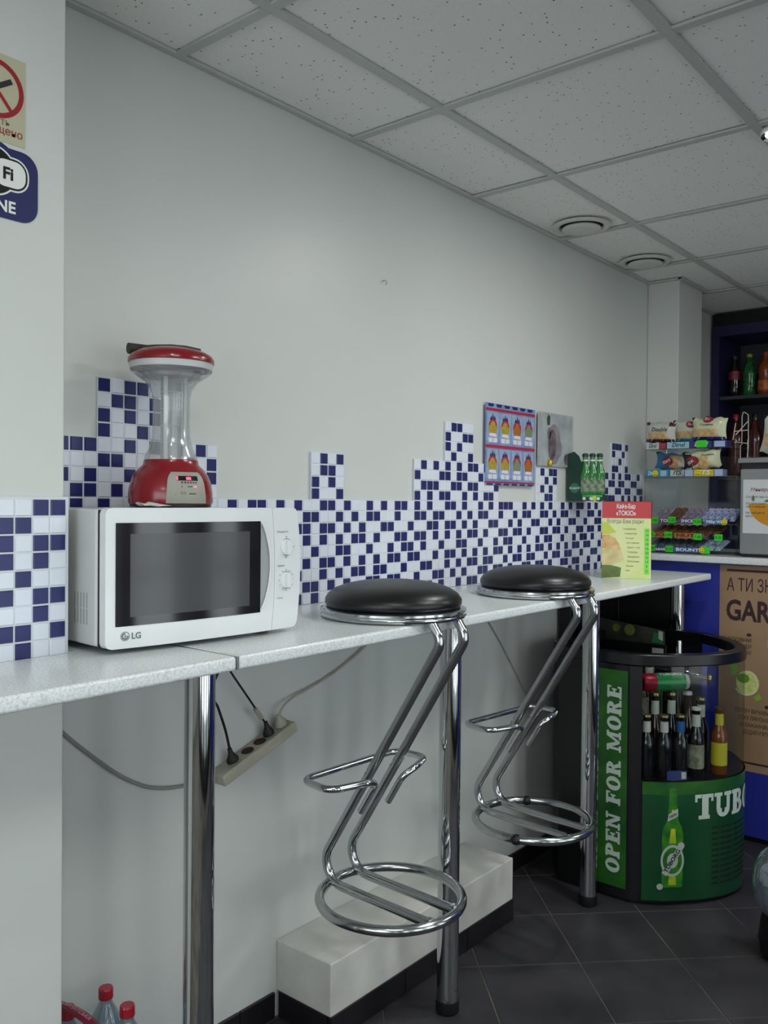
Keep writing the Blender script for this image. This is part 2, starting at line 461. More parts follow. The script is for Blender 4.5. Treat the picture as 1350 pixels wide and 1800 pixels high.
# near pilaster and far pillar
tag(MB().box(XF, 0.852, -0.205, 0.0, 0, CZ + .02).build('trim_1', M_wall, world=True, bevel=0.004), kind='structure')
tag(MB().box(3.915, 4.205, -0.148, 0.0, 0, CZ + .02).build('trim_2', M_wall, world=True, bevel=0.004), kind='structure')
# plinth box against the wall, wrapped below by black skirting
PX0, PX1, PY = 1.582, 2.445, -0.195
pl = tag(MB().box(PX0, PX1, PY, 0.0, 0.066, 0.201).build('trim_3', M_plinth, world=True, bevel=0.004), kind='structure')
core = MB().box(PX0 + .012, PX1 - .012, PY + .012, 0, 0.0, 0.068).build('plinth_core', M_black, pl, world=True)
# skirting tiles
bs = thing('baseboard_left', None, None, (2.4, 0, 0), kind='structure')
def skirt(x0, x1, y, t=0.009, hgt=0.068, L=0.30):
    x = x0
    while x < x1 - 0.01:
        xe = min(x + L - .003, x1)
        MB().box(x, xe, y - t, y, 0.001, hgt).build('skirting_tile', M_black, bs, world=True, bevel=0.0015)
        x += L
skirt(0.853, PX0 - .012, 0.0); skirt(PX1 + .01, 3.05, 0.0)
skirt(PX0 + .0, PX1, PY + .009, 0.012)
MB().box(PX0 - .002, PX0 + .010, PY + .012, -0.010, 0.001, 0.068).build('skirting_tile', M_black, bs, world=True, bevel=0.0015)
MB().box(PX1 - .010, PX1 + .002, PY + .012, -0.010, 0.001, 0.068).build('skirting_tile', M_black, bs, world=True, bevel=0.0015)

# ceiling
ce = tag(MB().box(XF, XB, YR, 0.0, CZ + .03, CZ + .12).build('ceiling', M_wall, world=True), kind='structure')
X0 = 1.2453
xs = [X0 + .6 * i for i in range(-6, 8)]
ys = [0.0] + [-0.3181 - .6 * i for i in range(0, 8)]
full = None; half = None
lightcells = {(round(l[0], 2), round(l[1], 2)) for l in LIGHTS}
def panel_mesh(w_, h_):
    return MB().box(-w_ / 2, w_ / 2, -h_ / 2, h_ / 2, 0, 0.012).data('ceiling_tile', M_ceil)
for i in range(len(xs) - 1):
    for j in range(len(ys) - 1):
        xa, xb = max(xs[i], XF), min(xs[i + 1], XB); ya, yb = min(ys[j], 0), max(ys[j + 1], YR)
        if xb - xa < 0.05 or ya - yb < 0.05: continue
        cx, cy = (xa + xb) / 2, (ya + yb) / 2
        lit = (round(cx, 2), round(cy, 2)) in lightcells
        if lit: continue
        if xa > 3.6 and xa < 4.0 and j == 0:      # notched around the pillar
            me = MB().box(-(xb - xa) / 2 + .002, (xb - xa) / 2 - .002, -(ya - yb) / 2 + .002, .159 - .150, 0, .012).box(-(xb - xa) / 2 + .002, 3.9135 - cx, .0091, .157, 0, .012).data('ceiling_tile', M_ceil)
        elif xb - xa > .59 and ya - yb > .59:
            full = full or panel_mesh(.597, .597); me = full
        elif xb - xa > .59 and j == 0:
            half = half or panel_mesh(.597, .314); me = half
        else: me = panel_mesh(xb - xa - .003, ya - yb - .003)
        o = bpy.data.objects.new('ceiling_tile', me); COL.objects.link(o); o.parent = ce
        o.location = Vector((cx, cy, CZ + .0075 + random.uniform(0, .002))) - Vector(ce.location)
for y in ys[1:]:
    if y < YR: continue
    MB().box(XF, XB, y - .012, y + .012, CZ, CZ + .0065).build('grid_bar', M_bar, ce, world=True)
for x in xs:
    if x < XF or x > XB: continue
    for j in range(len(ys) - 1):
        ya, yb = ys[j], max(ys[j + 1], YR)
        MB().box(x - .012, x + .012, yb + .0125, ya - (.0125 if j else .0185), CZ, CZ + .006).build('grid_bar', M_bar, ce, world=True)
for (a, c_) in ((0.853, 3.914), (4.206, XB)):
    MB().box(a, c_, -.018, -.0005, CZ - .001, CZ + .006).build('wall_angle', M_bar, ce, world=True)
MB().box(3.893, 3.914, -.165, -.0185, CZ - .001, CZ + .006).build('wall_angle', M_bar, ce, world=True)
MB().box(3.893, 4.22, -.168, -.149, CZ - .0015, CZ + .006).build('wall_angle', M_bar, ce, world=True)
MB().box(XF, .854, -.225, -.206, CZ - .001, CZ + .006).build('wall_angle', M_bar, ce, world=True)

# luminous ceiling panels added to light the room, and downlights (outside or at the edge of the frame)
M_diff = mat('diffuser', 'f2f4f2', 0.6, emit=2.5)
for n_, (lx, ly, pw) in enumerate(LIGHTS):
    t = thing('ceiling_light', ['square luminous ceiling panel above the aisle, nearest the stools', 'square luminous ceiling panel above the aisle, beside the camera', 'square luminous ceiling panel in front of the bar', 'square luminous ceiling panel by the shop window'][n_], 'ceiling light', (lx, ly, CZ), group='luminous panels in the ceiling grid')
    MB().box(lx - .285, lx + .285, ly - .285, ly + .285, CZ - .004, CZ + .006).build('diffuser', M_diff, t, world=True)
    MB().box(lx - .297, lx + .297, ly - .297, ly + .297, CZ + .0068, CZ + .028).build('housing', M_bar, t, world=True)
M_lens = mat('lamp_lens', 'ffffff', 0.3, emit=6)
for n_, (lx, ly, pw) in enumerate(SPOTS):
    t = thing('downlight', ['round chrome downlight in the ceiling at the right edge', 'round chrome downlight in the ceiling beside the camera'][n_], 'downlight', (lx, ly, CZ), group='recessed downlights')
    MB().lathe([(.056, .008), (.056, -.006), (.050, -.012), (.040, -.008), (.040, .0)], (lx, ly, CZ), 28, cap=False).build('chrome_ring', M_chrome, t, world=True, smooth=50)
    MB().lathe([(.0, -.001), (.0395, -.001)], (lx, ly, CZ), 24, cap=False).build('lens', M_lens, t, world=True)

# fridges added out of view across the aisle as fill light
M_fill_glow = mat('lit_interior', 'e9eef0', 0.6, emit=2.9)  # added glow that brightens the wall and ceiling
M_case = mat('fridge_case', '2a2c2e', 0.4)  # dark, so the case gaps mirror as a line in the oven window
for n_, fx in enumerate((-0.75, 0.15, 1.05, 1.95, 2.85)):
    t = thing('showcase_fridge', 'lit glass-door showcase fridge opposite the counter, %s' % ['nearest the window', 'second from the window', 'middle of the row', 'fourth from the window', 'nearest the bar'][n_], 'fridge', (fx, -2.95, 0), group='showcase fridges across the aisle')
    b = MB()
    b.box(fx - .42, fx + .42, -3.30, -3.26, .10, 1.98); b.box(fx - .42, fx - .38, -3.26, -2.60, .10, 1.98); b.box(fx + .38, fx + .42, -3.26, -2.60, .10, 1.98)
    b.box(fx - .38, fx + .38, -3.26, -2.60, .10, .22); b.box(fx - .38, fx + .38, -3.26, -2.60, 1.86, 1.98)
    b.build('case', M_case, t, world=True)
    MB().box(fx - .375, fx + .375, -3.255, -3.245, .225, 1.855).build('lit_back', M_fill_glow, t, world=True)
    for z in (.60, .98, 1.36): MB().box(fx - .375, fx + .375, -3.24, -2.75, z, z + .006).build('shelf', M_case, t, world=True)
    MB().box(fx - .41, fx + .41, -2.595, -2.585, .12, 1.96).build('glass_door', clear('door_glass', 'f4f6f6', .06, .03), t, world=True)
    MB().tube([(fx + .34, -2.56, .8), (fx + .34, -2.56, 1.3)], .011, 10).build('handle', M_chrome, t, world=True)
    MB().box(fx - .40, fx + .40, -3.28, -2.62, .001, .099).build('plinth', M_pl_black, t, world=True)

# ================================================================== MOSAIC
BLUE = {
 -8: [-19, -17, -16, 21, 22, 58, 59, 60, 62], -7: [-18, -17, -15, 20, 23, 24, 58, 61], -6: [-19, -17, -15, 20, 22, 60],
 -5: [-19, -16, 21, 24, 58, 59, 62],
 -4: [-22, -21, -20, -17, -15, -11, -13, 2, 4, 16, 18, 20, 22, 24, 25, 27, 29, 39, 41, 42, 54, 56, 58, 60, 62, 63, 66],
 -3: [-19, -18, -10, -14, -12, 2, 3, 15, 19, 20, 22, 23, 26, 28, 40, 42, 55, 57, 58, 60, 61, 64, 65],
 -2: [-22, -20, -17, -16, -13, -10, 1, 3, 16, 17, 18, 21, 22, 24, 25, 29, 39, 41, 55, 56, 59, 60, 62, 63, 66, 67],
 -1: [-21, -20, -18, -15, -12, 1, 4, 15, 17, 19, 20, 23, 25, 27, 28, 40, 41, 54, 56, 57, 58, 61, 63, 65, 67],
 0: [-21, -19, -16, -14, -11, -8, -6, -5, -3, -1, 2, 3, 5, 8, 10, 12, 13, 15, 17, 20, 21, 23, 26, 28, 30, 31, 32, 35, 37, 39, 41, 44, 46, 48, 49, 51, 53, 56, 58, 61, 63, 66],
 1: [0, 1, 4, 6, 8, 9, 12, 15, 16, 18, 19, 22, 24, 26, 27, 30, 33, 35, 36, 39, 40, 42, 44, 45, 48, 51, 52, 54, 57, 59, 62, 65],
 2: [-1, 0, 2, 3, 5, 7, 10, 11, 14, 17, 18, 20, 21, 23, 25, 28, 29, 32, 34, 37, 38, 41, 43, 46, 47, 50, 53, 54, 58, 60, 61, 64, 67],
 3: [0, 2, 4, 6, 7, 9, 12, 13, 15, 16, 18, 20, 22, 24, 25, 27, 30, 31, 33, 34, 36, 39, 40, 42, 43, 45, 48, 49, 51, 52, 54, 56, 59, 63, 66],
 4: [1, 4, 5, 8, 11, 13, 14, 16, 19, 22, 23, 26, 29, 31, 32, 35, 38, 40, 41, 44, 47, 49, 50, 52, 55, 57, 60, 62, 65],
 5: [0, 2, 3, 5, 7, 9, 11, 12, 14, 15, 18, 20, 21, 23, 25, 27, 29, 30, 32, 34, 36, 38, 39, 41, 43, 45, 47, 48, 50, 51, 54, 58, 59, 61, 64],
 6: [-1, 2, 4, 6, 7, 9, 10, 13, 16, 17, 20, 22, 24, 25, 27, 28, 31, 33, 34, 36, 37, 40, 42, 43, 45, 46, 49, 52, 53, 56, 58, 63, 65],
 7: [0, 1, 3, 5, 8, 9, 11, 12, 15, 18, 19, 21, 23, 26, 27, 29, 30, 32, 35, 36, 38, 39, 41, 44, 45, 47, 48, 51, 54, 57, 60, 61, 66],
 8: [-1, 1, 4, 7, 8, 10, 13, 15, 17, 19, 22, 24, 25, 28, 31, 33, 34, 37, 39, 42, 43, 46, 48, 50, 51, 53, 55, 59, 62, 64, 67],
}
CW, CX = 0.0324, 1.658
def zrow(r): return 1.3555 - r * 0.0315 if r >= 0 else 1.3555 - r * 0.0322
def cols(r):
    if r >= 0: return range(-24, 69)
    if r >= -4: return list(range(-24, -9)) + list(range(1, 5)) + list(range(15, 30)) + list(range(38, 43)) + list(range(53, 68))
    return list(range(-19, -14)) + list(range(20, 25)) + list(range(58, 63))
bp_ = MB()   # backing of the tile sheets, with a visible edge
def sheet(ca, cb, ra, rb): bp_.box(CX + CW * ca, CX + CW * cb, -.0075, 0, zrow(rb) if rb < 9 else 1.0725, zrow(ra))
sheet(-24, 69, 0, 9)
for ca, cb in ((-24, -9), (1, 5), (15, 30), (38, 43), (53, 68)): sheet(ca, cb, -4, 0)
for ca, cb in ((-19, -14), (20, 25), (58, 63)): sheet(ca, cb, -8, -4)
bp_.v = [(min(max(x, .853), 3.9145), y, z) for x, y, z in bp_.v]
bk = tag(bp_.build('trim_4', M_grout, world=True, fix=False), kind='structure')
def mosaic_mesh(w_, h_, m):   # faces -Y, origin at its centre on the grout
    a, c_ = w_ / 2, h_ / 2; e = .0016; d = .0022
    vs = [(-a, 0, -c_), (a, 0, -c_), (a, 0, c_), (-a, 0, c_), (-a + e, -d, -c_ + e), (a - e, -d, -c_ + e), (a - e, -d, c_ - e), (-a + e, -d, c_ - e)]
    return MB().mesh(vs, [(4, 5, 6, 7), (0, 1, 5, 4), (1, 2, 6, 5), (2, 3, 7, 6), (3, 0, 4, 7)])
def hidden(c, r):
    return (c < -1 and r >= 1) or (c >= 54 and r >= 1) or (c <= -10 and r >= 0 and c > -19) or c < -22 or (r == 8 and 2 <= c <= 14)
cand = []
for r in range(-8, 9):
    for c in cols(r):
        x = CX + CW * (c + .5)
        if x < .87 or x > 3.90: continue
        p = Vector((x, 0, zrow(r) - .0158)); cand.append((hidden(c, r), depth(p), c, r))
cand.sort()
tm = {}
rest = MB()
for n_, (hid, d_, c, r) in enumerate(cand):
    bl = c in BLUE.get(r, []); hh = (.0315 if r >= 0 else .0322)
    x = CX + CW * (c + .5); z = zrow(r) - hh / 2
    g_ = .0018 if bl else .0009
    if n_ < 300:
        key = (bl, r >= 0)
        if key not in tm: tm[key] = mosaic_mesh(CW - g_ * 2, hh - g_ * 2, None).data('mosaic_tile', M_tblue if bl else M_twhite, fix=False)
        o = bpy.data.objects.new('mosaic_tile', tm[key]); COL.objects.link(o); o.parent = bk
        o.location = Vector((x, -.0075, z)) - Vector(bk.location)
    else:
        q = mosaic_mesh(CW - g_ * 2, hh - g_ * 2, None)
        sl = 0 if bl else 1
        rest.slot(sl).mesh([(v[0] + x, v[1] - .0075, v[2] + z) for v in q.v], q.f)
ro = rest.build('mosaic_tile', [M_tblue, M_twhite], bk, world=True, fix=False); ro['kind'] = 'stuff'
# on the near pilaster
PB = [['2', '3', '0'], ['0', '1', '-1'], ['0', '2', '3'], ['0', '2', '-1'], ['1', '-2'], ['0', '2', '3', '-1'], ['2', '-2'], ['0', '1', '3'], ['1', '-1']]
PB[0] = ['2', '3']
pk = tag(MB().box(0.753 - .0324 * 3, 0.8555, -.2135, -.205, 1.072, 1.3565).build('trim_5', M_grout, world=True, bevel=.001), kind='structure')
for r in range(9):
    for c in range(-2, 4):
        x = 0.7215 + .0324 * (c + .5) - .0005; z = 1.3525 - .0313 * (r + .5)
        bl = str(c) in PB[r]; g_ = .0016 if bl else .0009
        key = ('p', bl)
        if key not in tm: tm[key] = mosaic_mesh(.0324 - g_ * 2, .0313 - g_ * 2, None).data('mosaic_tile', M_tblue if bl else M_twhite, fix=False)
        o = bpy.data.objects.new('mosaic_tile', tm[key]); COL.objects.link(o); o.parent = pk
        o.location = Vector((x, -.2135, z)) - Vector(pk.location)
# little screw hook left in the wall
t = MB().tube([(1.991, -.001, 2.004), (1.991, -.012, 2.004), (1.991, -.018, 1.998), (1.991, -.014, 1.990)], .0016, 8)
tag(t.build('wall_hook', M_pl_cream, world=True, smooth=60), 'tiny bent hook stuck high in the bare white wall', 'hook')
# ================================================================== WALL COUNTER
def fillet(path, rad, n=8):
    P = [Vector(p) for p in path]; out = [P[0]]
    for i in range(1, len(P) - 1):
        r = rad[i - 1] if isinstance(rad, (list, tuple)) else rad
        a = (P[i - 1] - P[i]); b = (P[i + 1] - P[i]); la, lb = a.length, b.length; a.normalize(); b.normalize()
        ang = a.angle(b)
        if ang > PI - 0.03 or r <= 0: out.append(P[i]); continue
        t = min(r / math.tan(ang / 2), la * .49 if i > 1 else la * .98, lb * .49 if i < len(P) - 2 else lb * .98); r2 = t * math.tan(ang / 2)
        bis = (a + b).normalized(); c = P[i] + bis * (r2 / math.sin(ang / 2))
        s0 = P[i] + a * t - c; s1 = P[i] + b * t - c; tot = s0.angle(s1)
        for k in range(n + 1):
            f = k / n
            out.append(c + (s0 * math.sin((1 - f) * tot) + s1 * math.sin(f * tot)) / math.sin(tot))
    out.append(P[-1])
    return out
TZ = 1.074
def fy(x): return -.476 + .012 * (x - .6)
wc = thing('wall_counter', 'long speckled pale worktop along the white wall on chrome posts', 'counter', (1.5, -.3, 0))
b = MB().prism([(-.7, fy(-.7), TZ - .026), (1.0335, fy(1.03), TZ - .026), (1.0335, -.0105, TZ - .026), (.8575, -.0105, TZ - .026), (.8575, -.2155, TZ - .026), (-.7, -.2155, TZ - .026)], (0, 0, .026))
b.build('worktop', M_top, wc, world=True, bevel=.006)
b = MB().prism([(1.0375, fy(1.03), TZ - .026), (3.535, fy(3.5), TZ - .026), (3.535, -.0105, TZ - .026), (1.0375, -.0105, TZ - .026)], (0, 0, .026))
b.build('worktop', M_top, wc, world=True, bevel=.006)
MB().box(1.0338, 1.0372, fy(1.03) - .001, -.0105, TZ - .024, TZ - .0005).build('joint_strip', M_steel, wc, world=True)
for (x, y, r) in ((1.063, -.33, .0295), (1.892, -.33, .0288), (2.706, -.33, .0288), (3.468, -.330, .0270), (-.3, -.35, .0288)):
    lg = MB().lathe([(r, 0.032), (r, TZ - .0265)], (x, y, 0), 40).build('leg', M_chrome, wc, world=True, smooth=40)
    MB().lathe([(r + .010, TZ - .034), (r + .012, TZ - .0262)], (x, y, 0), 40).build('top_flange', M_chrome, lg, world=True, smooth=30)
    MB().lathe([(r + .001, 0.0005), (r + .003, .004), (r + .002, .034), (r * .9, .036)], (x, y, 0), 32).build('foot_cap', M_rubber, lg, world=True, smooth=40)

# ================================================================== BAR STOOLS (hung over the edge of the counter by their seats)
def make_stool(label):
    t = thing('bar_stool', label, 'stool', (0, 0, 0))
    RR, TR = .174, .0122
    MB().tube([(RR * math.cos(2 * PI * k / 72), RR * math.sin(2 * PI * k / 72), TR) for k in range(72)], TR, 14, closed=True).build('base_ring', M_steel, t, smooth=60)
    for sx in (-1, 1):
        p = fillet([(sx * .0465, -.160, TR + .002), (sx * .0465, .2235, TR + .002), (sx * .0465, -.187, .662), (sx * .0465, -.159, .7010)], [.056, .035], 10)
        MB().tube(p, .0115, 14).build('frame_tube', M_steel, t, smooth=60)
        MB().box(sx * .0465 - .009, sx * .0465 + .009, -.166, -.150, .018, .026).build('weld_plate', M_steel, t, bevel=.002)
    # looped foot rest: both ends lie along the front of the frame tubes
    L = [(-.055, .052, .222), (-.055, .002, .300), (-.088, -.012, .316), (-.200, .015, .3165), (-.190, .118, .3165), (.150, .118, .3165), (.158, .022, .3165), (.080, -.008, .314), (.046, .004, .298), (.046, .052, .222)]
    MB().tube(fillet(L, [.05, .05, .035, .035, .035, .035, .05, .05], 8), .0086, 12).build('foot_rest', M_chrome, t, smooth=60)
    MB().lathe([(.160, .7016), (.172, .7016), (.177, .704), (.178, .708), (.1755, .711), (.1755, .714), (.178, .717), (.177, .722), (.170, .7255), (.158, .7255)], (0, 0, 0), 72).build('seat_rim', M_steel, t, smooth=50)
    prof = [(.150, .7235), (.1615, .7255), (.1668, .735), (.1660, .745), (.158, .757), (.142, .768), (.118, .777), (.09, .783), (.06, .7865), (.03, .788), (.001, .7885)]
    MB().lathe(prof, (0, 0, 0), 72).build('cushion', M_leather, t, smooth=80)
    return t
st = make_stool('black round bar stool hung on the counter edge right beside the microwave')
st.location = (1.654, -.326, .3735); st.rotation_euler = (0, 0, math.radians(-2.2)); st['group'] = 'bar stools hung on the counter'
st2 = copy_tree(st)
st2.location = (2.338, -.326, .3735); st2.rotation_euler = (0, 0, math.radians(-5.5))
st2['label'] = 'black round bar stool hung on the counter edge near the menu card and beer cooler'
WM[st2.name] = Matrix.Translation(st2.location) @ Matrix.Rotation(math.radians(-5.5), 4, 'Z')
for a in (200, 42):
    c_ = (.174 * math.cos(math.radians(a)), .174 * math.sin(math.radians(a)))
    MB().ball((c_[0], c_[1], .0112), .019, .019, .0145, 14, 8).build('floor_pad', M_rubber, st2, smooth=80)

# ================================================================== MICROWAVE
mw = thing('microwave', 'white microwave oven with dark window and two dials', 'microwave', (.8735, -.300, TZ + .0003), math.radians(-3.8))
W_, H0, H1 = .452, .010, .263
M_mwcase = mat('mw_case', 'cdd0ce', 0.35, coat=.2)
M_glassk = mat('mw_window', '0b0c0e', 0.10, coat=.5)
M_screen = mat('mw_screen', '3b3d3f', 0.22, coat=.3, bump=(900, .1, .0004))
M_seam = mat('dark_seam', '1b1c1d', 0.6)
MB().box(.000, W_, .030, .285, H0 + .002, H1 - .002).build('casing', M_mwcase, mw, bevel=.006)
MB().box(.004, W_ - .003, .020, .030, H0 + .004, H1 - .004).build('casing_gap', M_seam, mw)
for fx in (.05, .40):
    for fy_ in (.06, .25):
        MB().lathe([(.013, 0), (.015, .012)], (fx, fy_, 0), 16).build('foot', M_rubber, mw, smooth=40)
def mwx(s, z):    # right edge of the front swells in the middle
    k = (z - (H0 + H1) / 2) / ((H1 - H0) / 2)
    return s * (W_ + .006 - .012 * k * k)
def mwy(x): k = (x - W_ / 2) / (W_ / 2); return -.014 * (1 - abs(k) ** 2.4)
def seamx(z): k = (z - (H0 + H1) / 2) / ((H1 - H0) / 2); return .3800 - .008 * k * k
def front(x, z, off=0.0): return (x, mwy(x) - off, z)
def rounded(z):   # inset of the outline near top and bottom (rounded corners)
    d = min(z - H0, H1 - z); r = .012
    return r - math.sqrt(max(0, r * r - (r - d) ** 2)) if d < r else 0
zs = [H0 + (H1 - H0) * t_ for t_ in (0, .008, .02, .045, .1, .2, .3, .4, .5, .6, .7, .8, .9, .955, .98, .992, 1)]
def shell(xa, xb, name, m, parent):
    b_ = MB(); n = 14; F = []; B = []
    for z in zs:
        a, c_ = xa(z), xb(z)
        F.append([front(a + (c_ - a) * i / n, z) for i in range(n + 1)]); B.append([(a + (c_ - a) * i / n, .020, z) for i in range(n + 1)])
    vs = [p for r in F for p in r] + [p for r in B for p in r]; k = n + 1; N = len(zs) * k; fs = []
    for j in range(len(zs) - 1):
        for i in range(n):
            q = [j * k + i, j * k + i + 1, (j + 1) * k + i + 1, (j + 1) * k + i]; fs.append(q); fs.append([x + N for x in q[::-1]])
        for i in (0, n): fs.append([j * k + i, (j + 1) * k + i, (j + 1) * k + i + N, j * k + i + N])
    for j in (0, len(zs) - 1):
        for i in range(n): fs.append([j * k + i, j * k + i + 1, j * k + i + 1 + N, j * k + i + N])
    return b_.mesh(vs, fs).build(name, m, parent, smooth=32)
door = shell(lambda z: .002 + rounded(z), lambda z: seamx(z) - .0006, 'door', M_pl_white, mw)
panel = shell(lambda z: seamx(z) + .0006, lambda z: mwx(1, z) - rounded(z), 'control_panel', M_pl_white, mw)
def patch(x0, x1, z0, z1, off, name, m, parent, n=12):
    return MB().grid(lambda x, z: front(x, z, off), [x0 + (x1 - x0) * i / n for i in range(n + 1)], [z0, z1]).build(name, m, parent, smooth=60)
win = MB().grid(lambda x, z: (x, mwy(x) - .0009, z), [.020 + (.340 - .020) * i / 12 for i in range(13)], [.050 + (.236 - .050) * i / 2 for i in range(3)])
win = win.build('window', M_glassk, door, smooth=60)
patch(.047, .311, .066, .216, .0013, 'window_mesh', M_screen, door)
# recessed grip beside the window
b = MB(); n = 16; zz = [.058 + (.232 - .058) * i / n for i in range(n + 1)]
b.mesh([front(.3415, z, .0010) for z in zz] + [front(.3420 + .0225 * math.sin(PI * i / n) ** .8, z, .0010) for i, z in enumerate(zz)], [(i, i + 1, n + 2 + i, n + 1 + i) for i in range(n)])
b.build('door_grip', mat('mw_grip', '9da2a4', .4), door, smooth=60)
b = MB(); b.tube([front(.3420 + .0235 * math.sin(PI * i / n) ** .8, z, .0035) for i, z in enumerate(zz)], .0022, 8); b.build('grip_edge', M_pl_white, door, smooth=70)
# dials
M_line = mat('fine_grey_print', '7d8486', .5)
for cz in (.1805, .1115):
    cx = .4135; y0 = mwy(cx)
    kn = MB()
    kn.lathe([(.0165, 0), (.0165, .0035), (.0150, .005), (.0001, .0055)], (0, 0, 0), 32)
    kn.box(-.0042, .0042, -.0150, .0150, .005, .0105)
    kn.v = [(cx + x, y0 - z, cz + y) for x, y, z in kn.v]
    k_ = kn.build('dial', M_pl_white, panel, smooth=40)
    rg = MB().tube([(cx + .0178 * math.cos(a), y0 - .0005, cz + .0178 * math.sin(a)) for a in [2 * PI * i / 40 for i in range(40)]], .0006, 6, closed=True)
    rg.build('dial_ring', M_line, panel, smooth=60)
    b = MB()
    for i in range(12 if cz < .15 else 3):
        a = PI / 2 - 2 * PI * i / 12 if cz < .15 else (PI / 2, 0, -PI / 2)[i]
        ca, sa = math.cos(a), math.sin(a); r0 = .0215
        p = Vector((cx + r0 * ca, 0, cz + r0 * sa))
        s_ = .0011 if cz < .15 else .0022
        b.mesh([front(p.x + dx, p.z + dz, .0006) for dx, dz in ((-s_, -.0011), (s_, -.0011), (s_, .0011), (-s_, .0011))], [(0, 1, 2, 3)])
    b.build('dial_marks', M_line, panel)['kind'] = 'stuff'
b = MB(); fn = lambda x, y: front(x, y, .0006)
for t_, sz_, x_, z_ in (('Мощность', .0066, .386, .2110), ('Время', .0066, .388, .1400), ('Таймер', .0050, .386, .073)):
    b = MB(); put_text(b, t_, sz_, fn, x_, z_, align='LEFT'); b.build('lettering', M_line, panel)
b = MB(); fn = lambda x, y: front(x, y, .0006)
put_text(b, 'LG', .0155, fn, .050, .0265, align='LEFT', bold=.03)
# round emblem with face
for a0, a1 in ((-.1, PI * 1.5),):
    for r0, r1, q0, q1 in ((.0072, .0084, 0, 2 * PI),):
        for i in range(28):
            p, q = q0 + (q1 - q0) * i / 28, q0 + (q1 - q0) * (i + 1) / 28
            b.mesh([fn(.0385 + r * math.cos(t_), .0320 + r * math.sin(t_)) for r, t_ in ((r0, p), (r1, p), (r1, q), (r0, q))], [(0, 1, 2, 3)])
for i in range(20):
    p, q = PI / 2 + (PI * 1.5) * i / 20, PI / 2 + (PI * 1.5) * (i + 1) / 20
    b.mesh([fn(.0385 + r * math.cos(t_), .0320 + r * math.sin(t_)) for r, t_ in ((.0040, p), (.0064, p), (.0064, q), (.0040, q))], [(0, 1, 2, 3)])
for x0, x1, z0, z1 in ((.0375, .0390, .0285, .0355), (.0375, .0415, .0278, .0290), (.0385, .0440, .0314, .0326)):
    b.mesh([fn(x0, z0), fn(x1, z0), fn(x1, z1), fn(x0, z1)], [(0, 1, 2, 3)])
b.build('emblem', mat('grey_logo', '6c6f72', .4), door)
# vent slots in the side
M_slot = mat('slot_shade', '8f9291', .6)
for r_, (z0, z1) in enumerate(((.080, .108), (.050, .078))):
    for i in range(5):
        MB().box(-.0006, .0004, .060 + .011 * i, .0625 + .011 * i, z0, z1).build('vent_slot', M_slot, mw)

# paper napkin on the oven
b = MB(); ng = 10
b.grid(lambda u, v: (.985 + .060 * u + .012 * v, -.262 + .05 * v, TZ + .2655 + .004 * (1 + math.sin(9 * u + 3 * v)) * (.3 + v) * (1 - .4 * u)), [i / ng for i in range(ng + 1)], [i / ng for i in range(ng + 1)])
o = b.build('paper_napkin', M_white, world=True, smooth=60); sm = o.modifiers.new('th', 'SOLIDIFY'); sm.thickness = .0006
tag(o, 'crumpled white paper napkin on the microwave beside the lantern', 'napkin')

# ================================================================== LANTERN
LX, LY, LZ = 1.128, -.148, TZ + .0003 + .2625
M_lred = mat('lantern_red', '850a19', 0.25, coat=.35, coatr=.08)
M_lclear = clear('lantern_clear', 'f2f4f4', .14, .12, haze=.20, hazecol='f0f3f3')
M_lpanel = mat('lantern_panel', '9a9c90', 0.45)
M_lgrey = mat('lantern_grip', '35332f', 0.6)
lt = thing('lantern', 'red rechargeable lantern with hourglass clear body on the microwave', 'lantern', (LX, LY, LZ))
prof_base = [(.070, .0065), (.0855, .0065), (.0868, .012), (.0862, .030), (.0835, .048), (.077, .066), (.0665, .080), (.0575, .088), (.0555, .098), (.053, .099)]
def rb(z):
    for (r0, z0), (r1, z1) in zip(prof_base[1:], prof_base[2:]):
        if z0 <= z <= z1: return r0 + (r1 - r0) * (z - z0) / (z1 - z0 + 1e-9)
    return .05
MB().lathe(prof_base, (0, 0, 0), 56).build('base', M_lred, lt, smooth=50)
MB().lathe([(.078, .0), (.0835, .001), (.0835, .0063), (.075, .0064)], (0, 0, 0), 48).build('base_skirt', M_pl_black, lt, smooth=40)
MB().lathe([(.0545, .0985), (.0530, .106), (.0450, .122), (.0400, .145), (.0380, .175), (.0378, .205), (.0385, .228), (.0430, .246), (.0540, .262), (.0720, .274), (.0835, .283), (.0850, .292), (.0850, .2985)], (0, 0, 0), 56, cap=False).build('globe', M_lclear, lt, smooth=60)
MB().lathe([(.0845, .2865), (.0858, .292), (.0855, .2995), (.084, .2998)], (0, 0, 0), 56, cap=False).build('clear_band', mat('lantern_milky', 'c4c8c8', .3), lt, smooth=50)
MB().lathe([(.0865, .2995), (.0885, .301), (.0885, .308), (.0840, .3160), (.0700, .3240), (.0450, .3300), (.0200, .3325), (.001, .3330)], (0, 0, 0), 56).build('cap', M_lred, lt, smooth=50)
M_ribbed = mat('lantern_ribbed', 'b6baba', .35, haze=0)
MB().lathe([(.0210, .100), (.0210, .270)], (0, 0, 0), 18).build('light_column', clear('lantern_tube', 'e2e6e6', .2, .1, haze=.45, hazecol='aeb2b2'), lt, smooth=20)
for k in range(3):
    a = math.radians(-150 + 120 * k); x, y = .0285 * math.cos(a), .0285 * math.sin(a)
    MB().lathe([(.0050, .100), (.0050, .272)], (x, y, 0), 12).build('lamp_tube', mat('lamp_tube_white', 'd5d9d9', .35), lt, smooth=40)
MB().lathe([(.006, .099), (.060, .2705), (.060, .278), (.006, .279)][1:3], (0, 0, 0), 40).build('reflector', mat('reflector_grey', '9ea3a3', .3, .3), lt, smooth=40)
